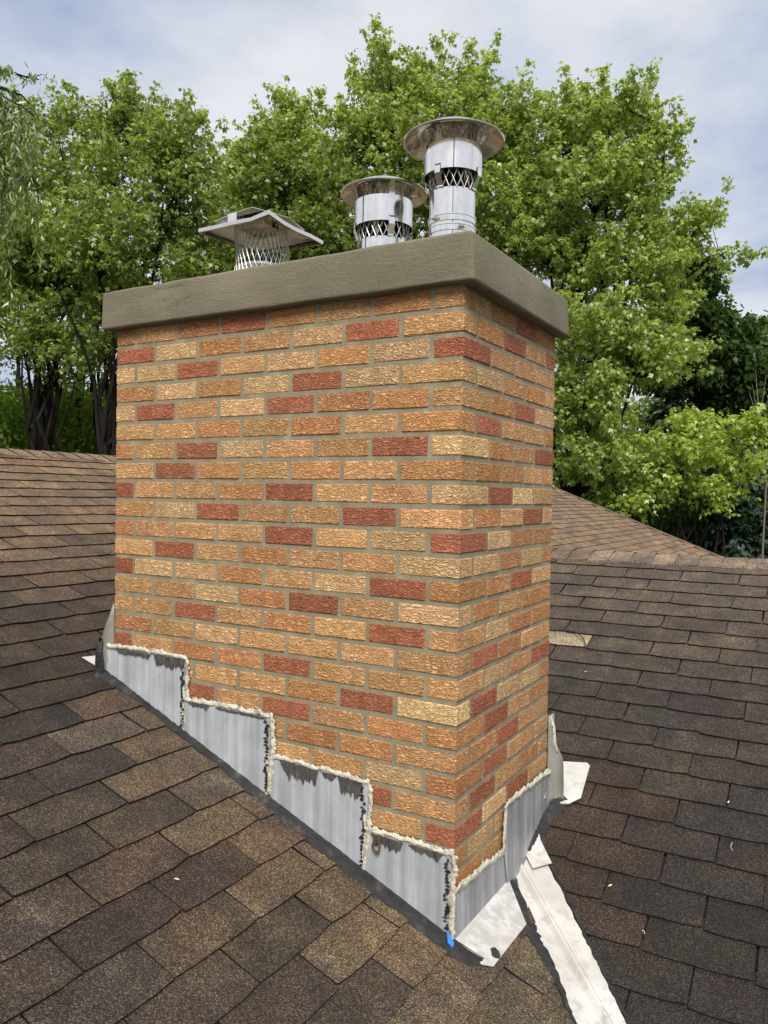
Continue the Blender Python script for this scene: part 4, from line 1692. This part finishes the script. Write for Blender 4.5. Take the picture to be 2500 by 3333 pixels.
def tree(name, label, base, blobs, nspray, nleaf, leaf, mt, seed, trunk_r=0.22, forks=None, spike=0.75, spread=0.24, group=None, cat='tree', fork_h=0.35, droop=0.35, lobed=True, nlimb=None, up=0.8):
    """blobs: list of (centre Vector, rx, rz); base: Vector on the ground"""
    rg = np.random.default_rng(seed)
    base = np.array(base)
    t = empty(name, label, cat, tuple(base), group)
    C = np.array([tuple(b_[0]) for b_ in blobs])
    RX = np.array([b_[1] for b_ in blobs])
    RZ = np.array([b_[2] for b_ in blobs])
    wgt = (RX * RX * RZ) ** 0.72
    wgt /= wgt.sum()
    bi = rg.choice(len(blobs), nspray, p=wgt)
    d = unit(rg.normal(size=(nspray, 3)))
    d[:, 2] = np.where(d[:, 2] < -0.35, -d[:, 2] * 0.6, d[:, 2])
    rr_ = rg.uniform(0.30, 1.0, (nspray, 1)) ** 0.55
    SP = C[bi] + d * rr_ * np.stack([RX[bi], RX[bi], RZ[bi]], 1)
    # skeleton
    m = MB()
    crown_c = C.mean(0)
    fork = base + np.array([(crown_c[0] - base[0]) * 0.25, (crown_c[1] - base[1]) * 0.25, (crown_c[2] - base[2]) * fork_h])
    tk = curve3(base, fork, 0, 6, 0.02, rg)
    m.tube(tk.tolist(), list(np.linspace(trunk_r * 1.25, trunk_r * 0.85, 6)), 8)
    limbs = []
    targets = [C[i] + np.array([0, 0, RZ[i] * 0.55]) for i in range(len(blobs))]
    nx = nlimb or max(4, len(blobs))
    while len(targets) < nx:
        targets.append(SP[rg.integers(nspray)])
    for tg in targets:
        L = np.linalg.norm(tg - fork)
        pth = curve3(fork, tg, -0.06 * L if rg.random() < .5 else 0.03 * L, 9, 0.022, rg)
        # leave steeply, then bend out
        hx = (np.linspace(0, 1, 9)[:, None]) ** 1.25
        pth[:, :2] = fork[:2] + (pth[:, :2] - fork[:2]) * (0.45 + 0.55 * hx)
        pth[-1] = tg
        rad = trunk_r * 0.45 * np.linspace(1, 0.14, 9)
        m.tube(pth.tolist(), rad.tolist(), 6)
        for q, r_ in zip(pth[1:], rad[1:]):
            limbs.append((q, r_))
    LP = np.array([q for q, _ in limbs])
    LR = np.array([r_ for _, r_ in limbs])
    starts = np.zeros_like(SP)
    for i in range(nspray):
        dd = np.linalg.norm(LP - SP[i], axis=1) + 1.2 * np.maximum(0, LP[:, 2] - SP[i, 2] + 0.2)
        j = int(np.argmin(dd))
        starts[i] = LP[j]
        L = np.linalg.norm(SP[i] - LP[j])
        pth = curve3(LP[j], SP[i], 0.05 * L, 5, 0.03, rg)
        r0 = min(LR[j] * 0.6, 0.012 + 0.012 * L)
        m.tube(pth.tolist(), np.linspace(r0, 0.006, 5).tolist(), 4, caps=False)
    o = m.build('trunk', M_bark, t, fix=False)
    o.location = tuple(-base)
    # leaves on each spray
    out = unit(unit(SP - starts) + 0.55 * unit(SP - C[bi]) + np.array([0, 0, up]) + rg.normal(0, 0.25, SP.shape))
    ln = spike * rg.uniform(0.55, 1.25, nspray)
    # every spray carries tufts of drooping leaves, like small umbrellas
    ntuft = 10
    per = max(4, nleaf // ntuft)
    ti = np.repeat(np.arange(nspray), ntuft)
    f = rg.uniform(-0.35, 1.0, len(ti))
    w_ = spread * 0.62 * (1.15 - 0.95 * np.clip(f, 0, 1))
    toff = rg.normal(0, 1, (len(ti), 3)) * w_[:, None]
    TC = SP[ti] + out[ti] * (f * ln[ti])[:, None] + toff
    cnt = np.maximum(4, (per * rg.uniform(0.6, 1.5, len(ti))).astype(int))
    idx = np.repeat(np.arange(len(ti)), cnt)
    az = rg.uniform(0, 2 * math.pi, len(idx))
    el = rg.uniform(-1.35, 0.2, len(idx))
    hd = np.stack([np.cos(az) * np.cos(el), np.sin(az) * np.cos(el), np.sin(el)], 1)
    P = TC[idx] + hd * (leaf * rg.uniform(0.1, 0.75, len(idx)))[:, None] + rg.normal(0, leaf * 0.35, (len(idx), 3))
    tip = unit(hd + np.array([0, 0, -droop * 0.8]) + rg.normal(0, 0.25, P.shape))
    nr = unit(np.array([0, 0, 0.75]) + 0.6 * hd + rg.normal(0, 0.42, P.shape))
    me = leaf_mesh('crown', P - base, tip, nr, leaf * rg.uniform(0.65, 1.25, len(P)), mt, lobed=lobed)
    c_ = link(bpy.data.objects.new('crown', me), t)
    return t


def blob(vx, vy, D, rx, ry, dd=0.0):
    s = D / 1692.0
    return (at(vx, vy, D + dd), rx * s, ry * s)


def foot(vx, D):
    p = at(vx, 1085, D)
    return Vector((p.x, p.y, GZ))


GM = 'leafy maples standing behind the roof'
D = 17.0
tree('maple_tree', 'broad light green maple with dark forking limbs over the left ridge', foot(205, D),
     [blob(330, 420, D, 120, 130), blob(240, 330, D, 70, 90, .6), blob(400, 340, D, 70, 80, -.3), blob(300, 260, D, 40, 60, .2), blob(420, 560, D, 130, 90, .8), blob(230, 560, D, 110, 110, -.6), blob(330, 700, D, 150, 90, .3), blob(215, 255, D, 30, 50, .4), blob(440, 290, D, 30, 50)],
     390, 96, 0.10, L_maple, 1, 0.15, group=GM, nlimb=16)
D = 18.5
tree('maple_tree', 'light green maple at the left picture edge behind the willow', foot(95, D),
     [blob(90, 430, D, 100, 130), blob(115, 290, D, 45, 70), blob(40, 560, D, 100, 110, -.5), blob(120, 600, D, 100, 110, .5), blob(60, 750, D, 130, 90, .3), blob(180, 800, D, 110, 80, -.3)],
     280, 96, 0.10, L_maple, 2, 0.15, group=GM, nlimb=12)
D = 21
tree('maple_tree', 'pale topped maple between the left maple and the tall centre one', foot(600, D),
     [blob(620, 300, D, 70, 80), blob(560, 360, D, 50, 70), blob(690, 380, D, 60, 80), blob(620, 440, D, 110, 80), blob(500, 420, D, 60, 90)],
     250, 92, 0.112, L_maple2, 3, 0.20, group=GM, nlimb=9)
D = 15.0
tree('maple_tree', 'deep green dense maple behind the square flue cap', foot(640, D),
     [blob(600, 430, D, 70, 110), blob(690, 450, D, 70, 70), blob(640, 560, D, 130, 90), blob(560, 560, D, 90, 80), blob(720, 560, D, 60, 100), blob(460, 640, D, 90, 60), blob(420, 720, D, 90, 60)],
     360, 104, 0.10, L_dark, 4, 0.18, group=GM, nlimb=10, spike=0.5)
D = 19
tree('maple_tree', 'tallest bright maple rising behind the two round flue caps', foot(960, D),
     [blob(840, 210, D, 90, 100), blob(990, 200, D, 80, 95), blob(920, 330, D, 170, 110), blob(770, 330, D, 80, 90), blob(1080, 300, D, 90, 110), blob(1140, 400, D, 90, 110, .4), blob(830, 450, D, 110, 70), blob(1000, 470, D, 150, 110), blob(1110, 560, D, 110, 110)],
     520, 98, 0.112, L_maple2, 5, 0.26, group=GM, nlimb=14)
D = 18.5
tree('maple_tree', 'wide bright maple filling the sky to the right of the chimney', foot(1190, D),
     [blob(1335, 285, D, 85, 95), blob(1240, 300, D, 60, 90), blob(1395, 390, D, 60, 90), blob(1280, 450, D, 140, 110), blob(1440, 520, D, 75, 50), blob(1530, 480, D, 42, 26), blob(1550, 560, D, 30, 20), blob(1440, 320, D, 30, 50), blob(1190, 560, D, 90, 110), blob(1330, 610, D, 140, 100), blob(1415, 650, D, 60, 70, -.6),
      blob(1300, 760, D, 130, 90, -.8), blob(1250, 900, D, 100, 100, -1.0), blob(1400, 790, D, 75, 70, -.9), blob(1330, 1010, D, 120, 80, -.8)],
     610, 104, 0.112, L_maple2, 6, 0.24, group=GM, nlimb=16)
D = 17.0
tree('maple_tree', 'low yellow green maple bough in front of the dark spruces', foot(1470, D),
     [blob(1485, 930, D, 28, 45), blob(1580, 945, D, 60, 40), blob(1650, 935, D, 50, 28), blob(1430, 980, D, 50, 35), blob(1520, 990, D, 70, 35), blob(1600, 1010, D, 45, 30), blob(1460, 1050, D, 60, 30), blob(1550, 1075, D, 50, 28), blob(1360, 1030, D, 60, 40, .6), blob(1280, 1000, D, 60, 60, .9), blob(1400, 1095, D, 45, 22), blob(1300, 1090, D, 45, 25, .8)],
     150, 60, 0.105, leaf_mat('sunny_maple_leaf', (0.22, 0.32, 0.045), (0.50, 0.59, 0.13), 0.5), 7, 0.09, group=GM, nlimb=12, spike=0.45, spread=0.2, fork_h=0.2, up=0.3)
D = 26
tree('oak_tree', 'dark glossy oak behind the right maple', foot(1500, D),
     [blob(1510, 720, D, 70, 60), blob(1560, 760, D, 60, 70), blob(1500, 820, D, 110, 90), blob(1590, 850, D, 70, 80), blob(1480, 620, D, 55, 60)],
     240, 110, 0.20, L_oak, 8, 0.3, nlimb=8, lobed=False)
D = 48
for i, (vx, top, r_) in enumerate(((1590, 740, 38), (1640, 715, 42), (1690, 725, 40), (1550, 800, 40))):
    lab = ['thin far tree beside the dark oak', 'tallest thin far tree near the right edge', 'far tree cut by the right edge', 'far tree showing low behind the dark oak'][i]
    tree('far_tree', lab, foot(vx, D), [blob(vx, top + 40, D, r_, 40), blob(vx + 8, top + 120, D, r_ * 1.2, 70), blob(vx - 6, top + 240, D, r_ * 1.3, 90)],
         90, 90, 0.30, L_far, 40 + i, 0.22, group='far trees on the right', nlimb=5, spike=1.2, spread=0.6, lobed=False)


def spruce(label, vx, top, D, R0, mt, seed, group='spruces on the right', bare=0.0):
    rg = np.random.default_rng(seed)
    ft = foot(vx, D)
    tp_ = at(vx, top, D)
    H = tp_.z - GZ
    base = np.array(ft)
    t = empty('spruce_tree', label, 'tree', tuple(base), group)
    m = MB()
    m.tube([tuple(base), (base[0], base[1], GZ + H)], [0.16, 0.015], 7)
    P, T, Nn, S_ = [], [], [], []
    z = H * 0.12
    while z < H - 0.1:
        f = z / H
        R_ = R0 * (1 - f) ** 0.8 + 0.08
        nb = 9
        a0 = rg.uniform(0, 6.28)
        for k in range(nb):
            a = a0 + k * 2 * math.pi / nb + rg.uniform(-.2, .2)
            L = R_ * rg.uniform(0.75, 1.1)
            dr = np.array([math.cos(a), math.sin(a), 0])
            p0_ = base + np.array([0, 0, z])
            p1_ = p0_ + dr * L + np.array([0, 0, -0.28 * L])
            pth = curve3(p0_, p1_, -0.06 * L, 4, 0, rg)
            m.tube(pth.tolist(), [0.02, 0.014, 0.01, 0.005], 4, caps=False)
            n = int(46 * max(0.35, L))
            u_ = rg.uniform(0.15, 1.0, n)
            q = p0_ + (p1_ - p0_) * u_[:, None]
            side = np.cross(dr, [0, 0, 1])
            sg = rg.choice([-1, 1], n)
            q = q + side * (sg * rg.uniform(0, 0.26, n) * L * (1.1 - u_))[:, None] + np.array([0, 0, 1]) * rg.normal(0, 0.05, n)[:, None]
            P.append(q)
            T.append(dr * 0.7 + side * (sg * 0.7)[:, None] + np.array([0, 0, -0.35]) + rg.normal(0, .2, (n, 3)))
            Nn.append(np.array([0, 0, 1.0]) + rg.normal(0, .3, (n, 3)))
            S_.append(rg.uniform(0.14, 0.26, n))
        z += 0.26 + 0.1 * (1 - f)
    o = m.build('trunk', M_bark, t, fix=False)
    o.location = tuple(-base)
    me = leaf_mesh('crown', np.concatenate(P) - base, np.concatenate(T), np.concatenate(Nn), np.concatenate(S_), mt, width=0.42, lobed=False)
    link(bpy.data.objects.new('crown', me), t)
    return t


spruce('dark green spruce behind the low maple bough', 1450, 800, 21.0, 2.6, L_spruce, 61)
spruce('blue grey spruce at the right edge beside the maple bough', 1615, 890, 18.5, 2.2, L_blue, 62)
spruce('small dark spruce in shade beyond the right ridge', 1520, 960, 19.5, 2.1, L_spruce, 63)
spruce('dim spruce behind the bright maple beside the chimney', 1330, 930, 22.0, 2.2, L_spruce, 64)

# bare dead sapling among the spruces
p = foot(1640, 17.5)
tp_ = at(1632, 800, 17.5)
ds = empty('dead_sapling', 'bare pale dead sapling with forked twigs at the right edge', 'tree', tuple(p))
m = MB()
a_ = at(1655, 1040, 17.5)
b_ = at(1640, 900, 17.5)
m.tube([tuple(p), tuple(a_), tuple(b_), tuple(tp_)], [0.03, 0.018, 0.012, 0.004], 6)
for q in ((1625, 850), (1618, 865), (1668, 860), (1655, 830)):
    e_ = at(q[0], q[1] - 20, 17.5)
    m.tube([tuple(b_), tuple((b_ + e_) / 2 + Vector((0, 0, -.08))), tuple(e_)], [0.010, 0.007, 0.003], 5)
M_deadwood, nt, b = mat('dead_wood')
b.inputs['Base Color'].default_value = (0.16, 0.13, 0.10, 1)
o = m.build('trunk', M_deadwood, ds, fix=False)
o.location = -p

# willow at the left edge
rg = np.random.default_rng(77)
D = 10.5
ft = foot(-260, D)
base = np.array(ft)
wl = empty('willow_tree', 'drooping grey green willow entering at the left picture edge', 'tree', tuple(base))
m = MB()
P, T, Nn, S_ = [], [], [], []
crown = np.array(at(-160, 230, D))
m.tube([tuple(base), tuple((base + crown) / 2 + np.array([.2, 0, 0])), tuple(crown)], [0.3, 0.22, 0.08], 8)
ends = [(60, 175), (85, 172), (20, 165), (-30, 200), (70, 230), (30, 300), (50, 260), (0, 260), (-20, 330), (20, 380), (-60, 250), (-90, 300), (-10, 220), (75, 250), (40, 220), (10, 430), (-40, 400)]
for (ex, ey) in ends:
    e_ = np.array(at(ex, ey, D + rg.uniform(-.8, .8)))
    pth = curve3(crown, e_, 0.25, 8, 0.02, rg)
    m.tube(pth.tolist(), np.linspace(0.04, 0.006, 8).tolist(), 5, caps=False)
    ns = 7 if ey > 185 else 3
    for s_ in range(ns):
        u_ = rg.uniform(0.6, 1.0)
        k = min(6, int(u_ * 7))
        st_ = pth[k] + (pth[k + 1] - pth[k]) * (u_ * 7 - k)
        L = rg.uniform(0.5, 1.7) if ey > 185 else rg.uniform(.15, .35)
        dr = np.array([rg.normal(0, .15), rg.normal(0, .15), -1])
        if ey <= 185:
            dr = np.array([.5, .3, -.25]) + rg.normal(0, .2, 3)
        sp = curve3(st_, st_ + dr * L, 0.05, 7, 0.02, rg)
        m.tube(sp.tolist(), np.linspace(0.005, 0.002, 7).tolist(), 3, caps=False)
        n = int(75 * L)
        t_ = rg.uniform(0, 1, n) * 5.99
        ki = t_.astype(int)
        q = sp[ki] + (sp[ki + 1] - sp[ki]) * (t_ - ki)[:, None]
        P.append(q + rg.normal(0, .02, q.shape))
        T.append(np.array([0, 0, -0.9]) + rg.normal(0, .5, q.shape))
        Nn.append(rg.normal(0, 1, q.shape))
        S_.append(rg.uniform(.07, .12, n))
o = m.build('trunk', M_bark, wl, fix=False)
o.location = tuple(-base)
me = leaf_mesh('crown', np.concatenate(P) - base, np.concatenate(T), np.concatenate(Nn), np.concatenate(S_), L_willow, width=0.22, lobed=False)
link(bpy.data.objects.new('crown', me), wl)

# extra dark trunks in the shade behind the left ridge
for i, (vx, D, lean, rad) in enumerate(((112, 20.0, -25, 0.11), (165, 22.0, 10, 0.10), (222, 19.5, -30, 0.12), (60, 24.0, -40, 0.09))):
    lab = ['slender dark trunk left of the forked pair in the left shade', 'straight dark trunk in the left shade', 'curving dark trunk closest to the chimney in the left shade', 'leaning dark trunk at the far left under the maples'][i]
    f_ = foot(vx, D)
    tr = tree('understory_tree', lab, f_, [blob(vx + lean, 640, D, 80, 60), blob(vx + lean * 1.5, 560, D, 60, 60)], 40, 100, 0.11, L_dark, 80 + i, rad, group='shaded trunks behind the left ridge', fork_h=0.62, nlimb=5)

# undergrowth and far woods: one mass each
def mass(name, boxes, n, leaf, mt, seed):
    rg = np.random.default_rng(seed)
    P = []
    for (vx0, vx1, vy0, vy1, D0, D1, k) in boxes:
        nn = int(n * k)
        # clumps of leaves
        nc = max(6, nn // 140)
        cs = np.array([tuple(at(rg.uniform(vx0, vx1), rg.uniform(vy0, vy1), rg.uniform(D0, D1))) for _ in range(nc)])
        ci = rg.integers(0, nc, nn)
        s_ = 0.014 * (D0 + D1) / 2
        P.append(cs[ci] + rg.normal(0, 1, (nn, 3)) * np.array([s_, s_, s_ * 0.7]))
    P = np.concatenate(P)
    me = leaf_mesh(name, P, rg.normal(0, 1, P.shape) + np.array([0, 0, -.4]), rg.normal(0, .5, P.shape) + np.array([0, 0, 1.0]), leaf * rg.uniform(.6, 1.3, len(P)), mt, lobed=False, width=0.6)
    o = link(bpy.data.objects.new(name, me))
    o['kind'] = 'stuff'
    return o


o = mass('undergrowth', [(-60, 320, 850, 1010, 20, 27, 1.0)], 34000, 0.13, L_under, 91)
o['label'] = 'green undergrowth behind the left roof ridge'
o = mass('shaded_undergrowth', [(1180, 1560, 1070, 1230, 19, 24, 0.6), (1480, 1720, 1060, 1230, 18, 22, 0.5)], 24000, 0.14, L_oak, 93)
o['label'] = 'dark shaded undergrowth below the spruces beyond the right ridge'
o = mass('far_woods', [(-250, 1000, 870, 1120, 30, 44, 0.5), (1000, 1850, 860, 1150, 38, 60, 0.5)], 60000, 0.36, L_far, 92)
o['label'] = 'distant wooded slope seen through the trees'
